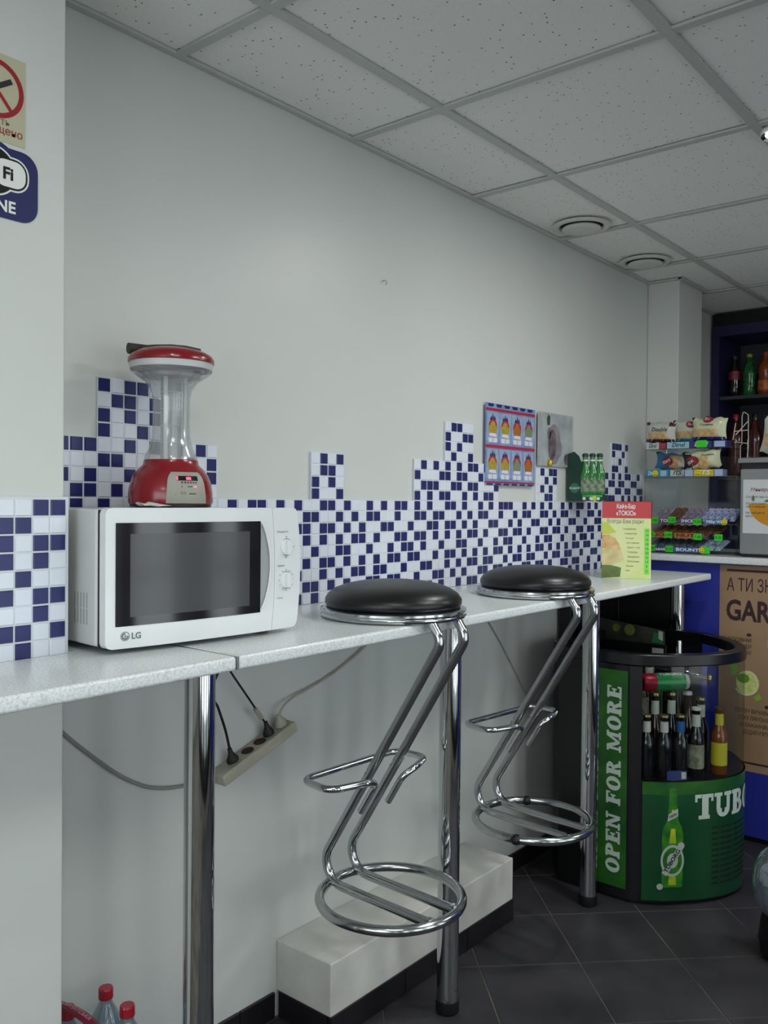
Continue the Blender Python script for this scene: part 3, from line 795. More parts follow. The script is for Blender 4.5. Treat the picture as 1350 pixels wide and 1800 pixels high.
for zc in (.135, .170, .205, .240):
    MB().lathe([(.0212, zc - .0006), (.0222, zc), (.0212, zc + .0006)], (0, 0, 0), 24, cap=False).build('column_ring', mat('lantern_ringwhite', 'dfe3e3', .3), lt, smooth=40)
# top strap and grip
hd = MB(); A0 = math.radians(142)
d = Vector((math.cos(A0), math.sin(A0), 0)); n_ = Vector((-d.y, d.x, 0))
def strap(s, t_): return d * s + n_ * t_
pts = [(-.060, .3285), (-.030, .3340), (.0, .3355), (.035, .3335), (.060, .3305)]
vs = []
for s_, z in pts:
    for t_, dz in ((-.010, 0), (.010, 0), (.010, .004), (-.010, .004)): p = strap(s_, t_); vs.append((p.x, p.y, z + dz))
fs = [(i * 4 + j, i * 4 + (j + 1) % 4, (i + 1) * 4 + (j + 1) % 4, (i + 1) * 4 + j) for i in range(len(pts) - 1) for j in range(4)] + [(3, 2, 1, 0), (16, 17, 18, 19)]
MB().mesh(vs, fs).build('carry_handle', M_lgrey, lt, smooth=30)
g0 = strap(.052, -.013); g1 = strap(.087, .004)
MB().tube([Vector((g0.x, g0.y, .330)), Vector((g1.x, g1.y, .3285))], [.010, .0115], 18).build('grip', M_lgrey, lt, smooth=40)
# control plate on the base, wrapped around it
PA = math.radians(-103); PW = .0440
def onbase(s, z, off=.0012):
    r = rb(z) + off; a = PA + s / .084
    return (r * math.cos(a), r * math.sin(a), z)
b = MB(); nz = 8
rowz = [.0085 + (.0720 - .0085) * i / nz for i in range(nz + 1)]
def halfw(z): return PW - .0035 * (z - .008) / .064 - (.006 if z > .070 else .0015 if z > .064 else 0)
b.grid(lambda u, v: onbase(u * halfw(v), v), [-1, -.75, -.5, -.25, 0, .25, .5, .75, 1], rowz)
cp = b.build('control_plate', M_lpanel, lt, smooth=60)
def rect(mb, s0, s1, z0, z1, off, slot=0):
    n = max(1, int(abs(s1 - s0) / .006)); mb.slot(slot)
    mb.grid(lambda s, z: onbase(s, z, off), [s0 + (s1 - s0) * i / n for i in range(n + 1)], [z0, z1])
b = MB(); rect(b, -.0230, .0250, .0545, .0640, .0016); b.build('display', M_glassk, cp, smooth=60)
b = MB(); rect(b, -.0030, .0080, .0560, .0620, .0020); rect(b, -.0228, -.0200, .0555, .0635, .0020)
b.build('display_digits', mat('display_red', 'ff5a7a', .5, emit=1.0, ecol='ff4a6a'), cp)
b = MB()
for i in range(6): rect(b, -.0140 + .0062 * i, -.0105 + .0062 * i, .0490, .0525, .0018)
rect(b, -.0138, -.0120, .0410, .0435, .0018); rect(b, -.0010, .0090, .0415, .0432, .0018); rect(b, .0010, .0160, .0270, .0288, .0018)
for s0, s1, z0, z1 in ((-.0150, -.0060, .0270, .0276), (-.0150, -.0060, .0310, .0316), (-.0150, -.0144, .0270, .0316), (-.0066, -.0060, .0270, .0316), (-.0270, -.0245, .0255, .0262), (.0290, .0310, .0255, .0262)): rect(b, s0, s1, z0, z1, .0018)
b.build('buttons', M_dark, cp)
b = MB(); rect(b, .0120, .0190, .0405, .0440, .0018); b.build('indicator', mat('led_pink', 'ff6f86', .5, emit=.7), cp)

# ================================================================== CABLES AND POWER STRIP (on the wall under the counter)
def on_wall(pts, off=.012): return [onY(u, v, -off) for u, v in pts]
def smooth_path(P, n=6):
    P = [Vector(p) for p in P]; out = []
    for i in range(len(P) - 1):
        p0, p1, p2, p3 = P[max(i - 1, 0)], P[i], P[i + 1], P[min(i + 2, len(P) - 1)]
        for k in range(n):
            t = k / n
            out.append(.5 * ((2 * p1) + (p2 - p0) * t + (2 * p0 - 5 * p1 + 4 * p2 - p3) * t * t + (3 * p1 - p0 - 3 * p2 + p3) * t ** 3))
    out.append(P[-1]); return out
sA = onY(386, 1381, -.03); sB = onY(514, 1283, -.03)
sd = (sB - sA); sl = sd.length; sd.normalize(); sn = Vector((-sd.z, 0, sd.x))
def ps(s, out, up): p = sA + sd * s + sn * up; return (p.x, -out, p.z)
strip = thing('power_strip', 'stained cream power strip screwed askew to the wall under the counter', 'power strip', (sA.x, -.03, sA.z))
def psbox(mb, s0, s1, o0, o1, u0, u1): return mb.hexa([ps(s0, o0, u0), ps(s1, o0, u0), ps(s1, o1, u0), ps(s0, o1, u0)], [ps(s0, o0, u1), ps(s1, o0, u1), ps(s1, o1, u1), ps(s0, o1, u1)])
psbox(MB(), 0, sl, .0015, .052, 0, .030).build('body', M_pl_cream, strip, world=True, bevel=.004)
SOCK = [onY(409.6, 1336, -.028), onY(436, 1321, -.028), onY(457, 1304, -.028), onY(473, 1290, -.028), onY(492, 1272, -.028)]
SS = [(p - sA).dot(sd) for p in SOCK]
M_scorch = mat('scorched_brown', '4b2b1e', .8, noise=(60, .5, 3))
for i, s in enumerate(SS):
    b = MB(); n = 16
    ring = [ps(s + .0165 * math.cos(2 * PI * k / n), .027 + .0165 * math.sin(2 * PI * k / n), .0305) for k in range(n)]
    b.poly(ring)
    b.build('socket', M_scorch if i in (1, 2) else M_pl_cream, strip, world=True)
def plug(s, m, name, label, cat, cord, r=.016, hh=.036, crad=.0032, grp=None):
    t = thing(name, label, cat, ps(s, .027, .031), group=grp)
    b = MB(); vs = []; fs = []; n = 16
    prof = [(r, .0), (r * 1.02, .007), (r * .7, .015), (r * .42, .024), (r * .35, hh)]
    for rr, u in prof:
        for k in range(n): vs.append(ps(s + rr * math.cos(2 * PI * k / n), .027 + rr * math.sin(2 * PI * k / n) * .8, .0312 + u))
    for i in range(len(prof) - 1):
        for k in range(n): fs.append((i * n + k, i * n + (k + 1) % n, (i + 1) * n + (k + 1) % n, (i + 1) * n + k))
    fs += [tuple(range(n)), tuple((len(prof) - 1) * n + k for k in range(n))]
    b.mesh(vs, fs).build('plug', m, t, world=True, smooth=60)
    c0 = Vector(ps(s, .027, .0312 + hh - .004))
    MB().tube(smooth_path([c0] + cord), crad, 10).build('cord', m, t, world=True, smooth=70)
    return t
plug(SS[0], M_rubber, 'power_plug', 'black plug with black cord in the lower left end of the strip', 'plug', [onY(396, 1283, -.03), onY(383, 1243, -.05), onY(372, 1210, -.08), Vector((1.35, -.11, 1.046))], grp=None)
t = plug(SS[3], M_rubber, 'power_plug', 'black plug with a paper tag on its cord, upper half of the strip', 'plug', [onY(458, 1259, -.03), onY(436, 1226, -.035), onY(410, 1188, -.05), Vector((onY(400, 1172, -.07)))], crad=.0026)
tg0, tg1 = onY(448, 1246, -.034), onY(459, 1262, -.031)
MB().tube([tg0 + Vector((0, -.001, 0)), tg1 + Vector((0, -.001, 0))], .0062, 10).build('paper_tag', M_pl_cream, t, world=True, smooth=40)
plug(SS[4] + .004, M_pl_cream, 'power_plug', 'pale round plug with grey cord at the upper right end of the strip', 'plug', [onY(497, 1243, -.03), onY(512, 1228, -.02), onY(545, 1209, -.012), onY(590, 1180, -.010), onY(640, 1138, -.010), onY(672, 1100, -.010)], r=.0175, hh=.030, crad=.0030)
M_cordg = mat('grey_cord', '8d8f8b', .5)
b = MB().tube(smooth_path([Vector(ps(-.001, .020, .012))] + on_wall([(362, 1374), (340, 1378), (300, 1385), (262, 1384), (230, 1373), (200, 1357), (165, 1332), (130, 1305), (100, 1278), (78, 1250)], .008) + [Vector((.905, -.02, 1.040))]), .0042, 10)
tag(b.build('strip_cord', M_cordg, world=True, smooth=70), 'grey cord sagging from the power strip to the counter near the pilaster', 'cable')
b = MB().tube(smooth_path(on_wall([(858, 1092), (880, 1130), (905, 1180), (926, 1222), (945, 1245)], .004)), .0028, 8)
tag(b.build('thin_cable', mat('painted_cable', 'a5a8a4', .5), world=True, smooth=70), 'thin painted cable slanting down the wall behind the farther stool', 'cable')

# ================================================================== WATER BOTTLES
M_pet = clear('pet_blue', 'd9e6ec', .22, .08, haze=.16, hazecol='9fb4bf')
M_cap = mat('cap_red', 'a3182c', .35, coat=.3)
M_lab = mat('label_blue', '5a86b8', .4)
def make_water():
    t = thing('water_bottle', 'x', 'bottle', group='water bottles in the pack on the floor')
    MB().lathe([(.030, .0), (.043, .004), (.0445, .02), (.0445, .09), (.0425, .10), (.0445, .11), (.0445, .19), (.0430, .215), (.036, .248), (.026, .275), (.0165, .292), (.0130, .300), (.0130, .308)], (0, 0, 0), 28).build('body', M_pet, t, smooth=60)
    MB().lathe([(.0447, .115), (.0447, .185)], (0, 0, 0), 28, cap=False).build('label', M_lab, t, smooth=60)
    b = MB(); n = 30; vs = []; fs = []
    for z, r in ((.307, .0148), (.3075, .0152), (.326, .0148), (.329, .0135)):
        for k in range(n): rr = r * (1 + (.02 if k % 2 else -.02)); vs.append((rr * math.cos(2 * PI * k / n), rr * math.sin(2 * PI * k / n), z))
    for i in range(3):
        for k in range(n): fs.append((i * n + k, i * n + (k + 1) % n, (i + 1) * n + (k + 1) % n, (i + 1) * n + k))
    fs += [tuple(range(n)), tuple(3 * n + k for k in range(n))]
    b.mesh(vs, fs).build('cap', M_cap, t)
    return t
wb0 = make_water()
for i, (x, y, l) in enumerate(((1.034, -.062, 'water bottle with red cap, the rearmost one against the wall'), (1.026, -.151, 'water bottle with red cap, rightmost in the bottom corner'),
                               (.944, -.066, 'water bottle with red cap behind the strap, next to the pilaster'), (.938, -.154, 'water bottle under the red carrying strap, at the very bottom'))):
    o = wb0 if i == 0 else copy_tree(wb0)
    o.location = (x, y, .001); o['label'] = l
b = MB(); sp = [onZ(100, 1764, .338), onZ(118, 1770, .345), onZ(140, 1782, .345), onZ(160, 1797, .338), onZ(178, 1812, .325)]
sp = smooth_path(sp, 5); vs = []
for i, p in enumerate(sp):
    tdir = (sp[min(i + 1, len(sp) - 1)] - sp[max(i - 1, 0)]).normalized(); sdv = tdir.cross(Vector((0, 0, 1))).normalized(); wd = .012
    for k in range(5):
        q = p + sdv * wd * (k / 2 - 1) + Vector((0, 0, .003 * (1 - (k / 2 - 1) ** 2))); vs.append(q)
b.mesh(vs, [(i * 5 + k, i * 5 + k + 1, (i + 1) * 5 + k + 1, (i + 1) * 5 + k) for i in range(len(sp) - 1) for k in range(4)])
hs = thing('carrying_strap', 'dark red printed carrying strap across the water bottles', 'strap', sp[len(sp) // 2])
o = b.build('band', mat('strap_red', '7c2138', .35), hs, world=True, smooth=60); o.modifiers.new('th', 'SOLIDIFY').thickness = .0008
b = MB(); P0, P1 = sp[2], sp[-4]; ax = (P1 - P0); L_ = ax.length; ax.normalize(); side = Vector((0, 0, 1)).cross(ax).normalized()
def sf(x, y):
    f = min(max(x / L_, 0), 1) * (len(sp) - 7) + 2; i = int(f); q = sp[i].lerp(sp[i + 1], f - i)
    return q + side * y + Vector((0, 0, .0045))
put_text(b, 'КАРПАТСЬКА', .0125, sf, .004, -.004, align='LEFT', bold=.02, width=L_ * .86)
b.build('lettering', mat('strap_pink', 'd88a96', .5), hs, world=True)
# ================================================================== SIGNS ON THE NEAR PILASTER
PYF = -.2055
def fpil(off): return lambda x, z: (x, PYF - off, z)
def disc(mb, fn, cx, cy, r0, r1, a0=0, a1=2 * PI, n=40, slot=0, ky=1):
    mb.slot(slot)
    for i in range(n):
        p, q = a0 + (a1 - a0) * i / n, a0 + (a1 - a0) * (i + 1) / n
        if r0 <= 0: mb.mesh([fn(cx, cy), fn(cx + r1 * math.cos(p), cy + r1 * ky * math.sin(p)), fn(cx + r1 * math.cos(q), cy + r1 * ky * math.sin(q))], [(0, 1, 2)])
        else: mb.mesh([fn(cx + r * math.cos(t_), cy + r * ky * math.sin(t_)) for r, t_ in ((r0, p), (r1, p), (r1, q), (r0, q))], [(0, 1, 2, 3)])
def rrect(x0, x1, y0, y1, r, n=6):
    out = []
    for cx, cy, a in ((x1 - r, y1 - r, 0), (x0 + r, y1 - r, PI / 2), (x0 + r, y0 + r, PI), (x1 - r, y0 + r, 1.5 * PI)):
        out += [(cx + r * math.cos(a + PI / 2 * i / n), cy + r * math.sin(a + PI / 2 * i / n)) for i in range(n + 1)]
    return out
def flat(mb, fn, pts, slot=0): mb.slot(slot).mesh([fn(*p) for p in pts], [tuple(range(len(pts)))])
def frect(mb, fn, x0, x1, y0, y1, slot=0): flat(mb, fn, [(x0, y0), (x1, y0), (x1, y1), (x0, y1)], slot)
M_kraft = mat('sticker_cream', 'bdbb9c', .5)
ns = thing('no_smoking_sticker', 'cream no-smoking sticker with red ring on the near pilaster', 'sticker', (.690, PYF, 1.955))
MB().box(.610, .7742, PYF - .0008, PYF, 1.960, 2.108).build('sheet', M_kraft, ns, world=True)
b = MB(); fn = fpil(.0012)
NC = (.7216, 2.0475)
disc(b, fn, *NC, .0413, .0499)
a = math.radians(-50); d = (math.cos(a), math.sin(a)); n2 = (-d[1], d[0])
flat(b, fpil(.0016), [(NC[0] + d[0] * s + n2[0] * t_, NC[1] + d[1] * s + n2[1] * t_) for s, t_ in ((-.044, -.0030), (.046, -.0030), (.046, .0030), (-.044, .0030))])
b.build('red_ring', mat('sign_red', '9b1525', .45), ns, world=True)
b = MB(); a = math.radians(33); d = (math.cos(a), math.sin(a)); n2 = (-d[1], d[0])
cc = (.7120, 2.0420)
flat(b, fn, [(cc[0] + d[0] * s + n2[0] * t_, cc[1] + d[1] * s + n2[1] * t_) for s, t_ in ((-.034, -.0045), (.045, -.0045), (.045, .0045), (-.034, .0045))])
b.build('cigarette', M_dark, ns, world=True)
b = MB(); put_text(b, 'курить', .0180, fn, .7480, 1.9880, align='RIGHT', bold=0); b.build('lettering', mat('print_grey', '6c6a60', .5), ns, world=True)
b = MB(); put_text(b, 'воспрещено', .0185, fn, .7700, 1.9735, align='RIGHT', bold=.008); b.build('lettering', mat('print_brown', '8c2a22', .5), ns, world=True)

wf = thing('wifi_sticker', 'blue cut-out WiFi zone sticker on the near pilaster', 'sticker', (.700, PYF, 1.828))
M_navy = mat('sticker_navy', '161c58', .45)
b = MB(); fn = fpil(.0010)
pts = rrect(.636, .798, 1.831, 1.952, .030)
WB = (.717, 1.9085)
flat(b, fn, pts); disc(b, fpil(.00105), WB[0], WB[1], 0, .0515)
b.build('sheet', M_navy, wf, world=True)
b = MB(); disc(b, fpil(.0014), *WB, 0, .0430); flat(b, fpil(.0013), rrect(.652, .7815, 1.8790, 1.9380, .026)); b.build('white_outline', M_white, wf, world=True)
b = MB(); disc(b, fpil(.0017), *WB, 0, .0400); flat(b, fpil(.0016), rrect(.655, .7785, 1.8820, 1.9350, .023)); b.build('black_field', M_pl_black, wf, world=True)
b = MB(); flat(b, fpil(.0019), rrect(.718, .7750, 1.8855, 1.9315, .019)); b.build('white_field', M_white, wf, world=True)
b = MB(); put_text(b, 'Fi', .0285, fpil(.0022), .7335, 1.8985, align='LEFT', bold=.035); b.build('lettering', M_pl_black, wf, world=True)
b = MB(); put_text(b, 'Wi', .0285, fpil(.0022), .714, 1.8985, align='RIGHT', bold=.03); b.build('lettering', M_white, wf, world=True)
b = MB(); put_text(b, 'ZONE', .0275, fpil(.0020), .757, 1.8425, align='RIGHT', bold=.03); b.build('lettering', M_white, wf, world=True)

# ================================================================== POSTERS ON THE WALL
WY = -.0005
p1 = thing('price_poster', 'blue and red poster with eight beer-cup pictures, pinned on the wall', 'poster', (2.70, -.012, 1.408))
def fw(x0, z0, off, tilt=0.0):
    return lambda x, y: (x0 + x, -.0125 - off - tilt * y, z0 + y)
PX_, PZ_, PWD, PHT = 2.536, 1.411, .334, .285
f0 = fw(PX_, PZ_, 0)
b = MB(); b.box(PX_, PX_ + PWD, -.0125, -.0110, PZ_, PZ_ + PHT); b.build('sheet', mat('poster_blue', '5b7cb4', .35, noise=(14, .3, 3), col2='8fa6c8'), p1, world=True)
M_pb = mat('poster_cell', '9fb3d2', .35, noise=(40, .25, 3)); M_pr = mat('poster_red', 'b02a46', .35); M_pw = mat('poster_white', 'dcdde6', .35)
M_pc = mat('poster_gold', 'b8a13e', .35, noise=(90, .3, 2)); M_pd = mat('poster_darkblue', '26305c', .35); M_po = mat('poster_orange', 'a9692c', .35); M_pg = mat('poster_greygreen', '7e8a6d', .35)
b = MB(); f1 = fw(PX_, PZ_, .0004); f2 = fw(PX_, PZ_, .0007); f3 = fw(PX_, PZ_, .0010)
for y0, y1 in ((.258, .268), (.130, .141), (.008, .014)): frect(b, f1, 0, PWD, y0, y1, 0)
b.build('red_bands', M_pr, p1, world=True)
b = MB()
for k in range(6): flat(b, f1, [(.012 + .053 * k, .2835), (.052 + .053 * k, .2835), (.046 + .053 * k, .273), (.018 + .053 * k, .273)], 0)
for k in range(6): flat(b, f1, [(.006 + .055 * k, .001), (.048 + .055 * k, .001), (.044 + .055 * k, .007), (.010 + .055 * k, .007)], 0)
b.build('dark_trim', M_pd, p1, world=True)
for row in range(2):
    for k in range(4):
        x0 = .008 + .081 * k; y0 = .145 if row == 0 else .018
        cell = MB(); frect(cell, f1, x0, x0 + .074, y0 + .008, y0 + .108, 0)
        cl = cell.build('picture_cell', M_pb, p1, world=True)
        c = MB(); cx = x0 + .037
        flat(c, f2, [(cx - .022, y0 + .034), (cx + .022, y0 + .034), (cx + .030, y0 + .060), (cx + .024, y0 + .076), (cx - .024, y0 + .076), (cx - .030, y0 + .060)])
        c.build('cup', [M_pc, M_pc, M_po, M_pg, M_pc, M_pc, M_pg, M_po][row * 4 + k], cl, world=True)
        c = MB(); disc(c, f3, cx, y0 + .060, .018, .026, .1, PI - .1, 12); c.build('red_arch', M_pr, cl, world=True)
        c = MB()
        for dx, h_ in ((-.011, .012), (0, .022), (.011, .014)): flat(c, f2, [(cx + dx - .0075, y0 + .083), (cx + dx + .0075, y0 + .083), (cx + dx, y0 + .085 + h_)])
        flat(c, f2, [(cx - .020, y0 + .083), (cx + .020, y0 + .083), (cx + .014, y0 + .078), (cx - .014, y0 + .078)])
        c.build('ship_emblem', M_pd, cl, world=True)
        c = MB(); flat(c, f3, [(cx - .024, y0 + .026), (cx + .024, y0 + .024), (cx + .020, y0 + .036), (cx - .020, y0 + .036)]); c.build('name_ribbon', M_pw, cl, world=True)
        c = MB(); frect(c, f3, cx - .027, cx - .002, y0 + .004, y0 + .020); frect(c, f3, cx + .002, cx + .027, y0 + .004, y0 + .020); o = c.build('price_boxes', M_pw, cl, world=True); o['kind'] = 'stuff'
# clear pocket with a picture of a chocolate dessert
p2 = thing('picture_pocket', 'clear plastic pocket with faded dessert photograph right of the price poster', 'poster', (3.02, -.012, 1.490))
g0 = (2.893, 1.492)
b = MB(); b.box(2.895, 3.168, -.0112, -.0102, 1.492, 1.693); b.build('sheet', mat('faded_photo', 'd2d5d7', .35, noise=(16, .3, 4), col2='a3a9ad'), p2, world=True)
fp = lambda off: (lambda x, y: (2.895 + x, -.0114 - off, 1.492 + y))
M_wine = mat('photo_wine', '55323f', .4, noise=(30, .5, 4), col2='8d7f86'); M_lil = mat('photo_lilac', 'a99fa8', .4, noise=(30, .3, 3)); M_pgreen = mat('photo_green', '4d5d4b', .4)
b = MB(); disc(b, fp(.0002), .125, .085, 0, .052, n=20, ky=1.5); b.build('glass_picture', M_lil, p2, world=True)
b = MB(); disc(b, fp(.0005), .110, .082, 0, .030, n=18, ky=2.0); disc(b, fp(.0005), .085, .125, 0, .014, n=12, ky=1.6); disc(b, fp(.0005), .225, .030, 0, .022, n=12); b.build('chocolate_picture', M_wine, p2, world=True)
b = MB(); disc(b, fp(.0008), .165, .070, 0, .020, n=16, ky=1.7); b.build('light_ball_picture', M_lil, p2, world=True)
b = MB(); flat(b, fp(.0008), [(.070, .155), (.090, .158), (.092, .190), (.078, .196), (.066, .180)]); b.build('leaf_picture', M_pgreen, p2, world=True)
b = MB(); b.box(2.893, 3.170, -.0145, -.0140, 1.491, 1.696); b.build('clear_pocket', clear('pocket_film', 'fafbfb', .035, .15), p2, world=True)
b = MB(); b.lathe([(.006, 0), (.010, .012), (.008, .022), (.003, .028)], (2.975, -.020, 1.490), 14); b.build('gold_clip', mat('gold_clip', 'c9ae3a', .25, .8), p2, world=True, smooth=60)

# ================================================================== CARDBOARD BEER HOLDER ON THE WALL
bh = thing('beer_display_holder', 'dark green cardboard holder with three beer bottles on the tiled wall', 'display holder', (3.20, -.06, 1.36))
M_dg = mat('carton_green', '123a2e', .45); M_bg = mat('beer_green', '2f7a3a', .15, coat=.8); M_capg = mat('cap_green', '16362c', .4); M_amber = mat('beer_amber', '6b4a16', .2, coat=.6)
b = MB(); poly = [(3.13, -.0108, 1.360), (3.13, -.074, 1.360), (3.13, -.074, 1.500), (3.13, -.060, 1.535), (3.13, -.040, 1.553), (3.13, -.0108, 1.545)]
b.prism(poly, (.004, 0, 0)); b.build('side_panel', M_dg, bh, world=True)
MB().box(3.134, 3.30, -.016, -.0108, 1.360, 1.52).build('back_panel', M_dg, bh, world=True)
b = MB(); fn = lambda x, y: (3.1292, -.044 - x, 1.410 + y)
disc(b, fn, 0, 0, .018, .0205, n=26); disc(b, fn, 0, 0, 0, .0165, n=26); b.build('round_emblem', mat('emblem_teal', '2f7a62', .4), bh, world=True)
b = MB(); fn = lambda x, y: (3.1286, -.044 - x, 1.410 + y); put_text(b, 'Асканія', .0135, fn, 0, -.004, bold=.01, width=.046); b.build('lettering', M_white, bh, world=True)
b = MB(); b.prism([(3.134, -.060, 1.360), (3.158, -.150, 1.360), (3.19, -.155, 1.360), (3.30, -.06, 1.360)], (0, 0, .024)); b.build('pocket', M_dg, bh, world=True)
b = MB(); fn = lambda x, y: (3.1325 + .024 * (x / .09) , -.0605 - x, 1.361 + y)
frect(b, fn, .008, .088, .0145, .022, 0); b.build('pocket_stripe', mat('stripe_green', '3fae5a', .4), bh, world=True)
b = MB(); disc(b, fn, .020, .008, 0, .0065, n=14, ky=.9); disc(b, fn, .048, .008, 0, .0085, n=14, ky=.75); disc(b, fn, .073, .008, 0, .0065, n=14, ky=.9); o = b.build('ovals', M_white, bh, world=True); o['kind'] = 'stuff'
b = MB(); fn2 = lambda x, y: (3.1318 + .024 * (x / .09), -.0605 - x, 1.361 + y); flat(b, fn2, [(.055, -.004), (.066, -.002), (.066, .020), (.052, .018)]); b.build('tag_sticker', mat('lime_tag', 'b9e02e', .5), bh, world=True)
for i, (x, y) in enumerate(((3.150, -.078), (3.166, -.101), (3.182, -.124))):
    bt = thing('beer_bottle', ['leftmost of the three green beer bottles in the wall holder', 'middle one of the three green beer bottles in the wall holder', 'rightmost of the three green beer bottles in the wall holder'][i], 'bottle', (x, y, 1.384), group='beer bottles in the wall holder')
    MB().lathe([(.0205, 0), (.0215, .004), (.0215, .075), (.019, .092), (.0120, .112), (.0100, .135), (.0100, .148)], (x, y, 1.3845), 22).build('glass', M_bg, bt, world=True, smooth=60)
    MB().lathe([(.0218, .012), (.0218, .058)], (x, y, 1.3845), 22, cap=False).build('label', mat('label_asc', '9aa88a', .4, noise=(60, .5, 3), col2='38523a'), bt, world=True, smooth=60)
    MB().lathe([(.0103, .131), (.0106, .137)], (x, y, 1.3845), 18, cap=False).build('white_collar', M_white, bt, world=True, smooth=60)
    MB().lathe([(.0120, .1485), (.0125, .152), (.0115, .160), (.004, .163)], (x, y, 1.3845), 18).build('cap', M_capg, bt, world=True, smooth=60)

# ================================================================== MENU CARD
ma, mb_ = onZ(1057, 1016, TZ), onZ(1144, 1018.5, TZ)
ud = (mb_ - ma); MW = ud.length; ud.normalize(); nd = Vector((ud.y, -ud.x, 0))
if nd.dot(C0 - ma) < 0: nd = -nd
MH = .283
mc = thing('menu_card', 'red and cream cafe menu tent card standing on the far end of the counter', 'menu', (ma + mb_) / 2 + Vector((0, 0, .0003)))
def fm(off): return lambda x, y: ma + ud * x + nd * (.001 + off - .030 * y / MH) + Vector((0, 0, y + .0005))
def sheet3(fn_a, fn_b, w_, h_, name, m, parent):
    a = [fn_a(0, 0), fn_a(w_, 0), fn_a(w_, h_), fn_a(0, h_)]; c = [fn_b(0, 0), fn_b(w_, 0), fn_b(w_, h_), fn_b(0, h_)]
    return MB().hexa(a, c).build(name, m, parent, world=True)
M_cream = mat('menu_cream', 'dfe3a9', .4, noise=(11, .12, 3), col2='cfe08d')
sheet3(fm(-.0012), fm(0), MW, MH, 'front_sheet', M_cream, mc)
bk_ = lambda off: (lambda x, y: ma + ud * (x + .004) + nd * (-.075 + off + .038 * y / MH) + Vector((0, 0, y + .0005)))
sheet3(bk_(-.0012), bk_(0), MW, MH + .002, 'back_sheet', mat('menu_backred', '7d1f27', .45), mc)
b = MB(); frect(b, fm(.0006), 0, MW, MH * .785, MH); b.build('red_header', mat('menu_red', 'bf3a3f', .4), mc, world=True)
b = MB(); put_text(b, 'Кафе-Бар', .0235, fm(.0010), MW * .49, MH * .912, bold=.012, width=MW * .38); put_text(b, '«TOKIO»', .0255, fm(.0010), MW * .49, MH * .822, bold=.012, width=MW * .40); b.build('lettering', M_white, mc, world=True)
b = MB(); put_text(b, 'Всегда Вам рады!', .0215, fm(.0008), MW * .48, MH * .72, width=MW * .74, shear=.0); b.build('lettering', mat('menu_greyblue', '707a86', .5), mc, world=True)
b = MB()
for i, (t_, x) in enumerate((('Гамбургер', .43), ('Чизбургер', .46), ('Хот-дог', .48), ('Суп лапша', .50), ('Картофель', .52), ('Голубцы', .52), ('Вареники', .53), ('Пельмени', .52), ('Блины', .50), ('Чай', .48))):
    put_text(b, t_, .0088, fm(.0008), MW * x, MH * (.635 - .060 * i), align='LEFT')
b.build('lettering', mat('menu_text', '6a6a58', .5), mc, world=True)
b = MB(); frect(b, fm(.0007), MW * .865, MW * .965, MH * .06, MH * .655)
b.build('price_strip', mat('menu_green', '7fe34a', .5), mc, world=True)
b = MB()
for i, t_ in enumerate(('12', '14', '10', '18', '16', '20', '15', '17', '9', '5')): put_text(b, t_, .012, fm(.0011), MW * .915, MH * (.61 - .058 * i), bold=.01)
b.build('lettering', mat('menu_darkgreen', '1e7a1c', .5), mc, world=True)
# sandwich picture
M_bun = mat('bun', 'c58a52', .5, noise=(30, .4, 4), col2='e2c58c'); M_bread = mat('bread', 'dfd3a0', .5, noise=(25, .3, 3), col2='c2ad74'); M_leaf = mat('lettuce', '6d8340', .5, noise=(40, .4, 3))
b = MB(); flat(b, fm(.0005), [(0, MH * .49), (0, MH * .56), (MW * .15, MH * .57), (MW * .28, MH * .52), (MW * .36, MH * .44), (MW * .40, MH * .37), (MW * .2, MH * .40), (0, MH * .39)]); b.build('bun_picture', M_bun, mc, world=True)
b = MB(); flat(b, fm(.0005), [(0, MH * .39), (MW * .2, MH * .40), (MW * .40, MH * .37), (MW * .46, MH * .24), (MW * .2, MH * .17), (0, MH * .17)]); b.build('bread_picture', M_bread, mc, world=True)
b = MB(); flat(b, fm(.0005), [(0, MH * .17), (MW * .2, MH * .17), (MW * .40, MH * .14), (MW * .38, MH * .02), (0, MH * .0)]); b.build('lettuce_picture', M_leaf, mc, world=True)
b = MB(); flat(b, fm(.0005), [(0, MH * .57), (0, MH * .74), (MW * .12, MH * .72), (MW * .30, MH * .60), (MW * .15, MH * .58)]); b.build('green_glow_picture', mat('menu_lime', 'c3cf52', .5), mc, world=True)

# ================================================================== CEILING VENTS
M_vent = mat('vent_enamel', 'cfd1cc', .45)
def make_vent(x, y, label):
    t = thing('ceiling_vent', label, 'vent', (x, y, CZ), group='round ceiling vents')
    MB().lathe([(.090, .006), (.104, .001), (.1065, -.002), (.103, -.005), (.086, -.008), (.080, -.004), (.078, .006)], (x, y, CZ), 48, cap=False).build('outer_ring', M_vent, t, world=True, smooth=50)
    MB().lathe([(.0, -.019), (.045, -.0185), (.066, -.016), (.071, -.012), (.069, -.007), (.055, -.004), (.0, -.003)], (x, y, CZ), 44, cap=False).build('centre_disc', M_vent, t, world=True, smooth=60)
    MB().lathe([(.0, .0035), (.0905, .0035)], (x, y, CZ), 40, cap=False).build('dark_throat', mat('vent_throat', '151515', .8), t, world=True)
    MB().lathe([(.012, -.008), (.012, .003)], (x, y, CZ), 12).build('stem', M_vent, t, world=True, smooth=60)
make_vent(2.935, -.160, 'round white ceiling vent nearer the camera, by the wall')
make_vent(3.530, -.150, 'round white ceiling vent closest to the far pillar')

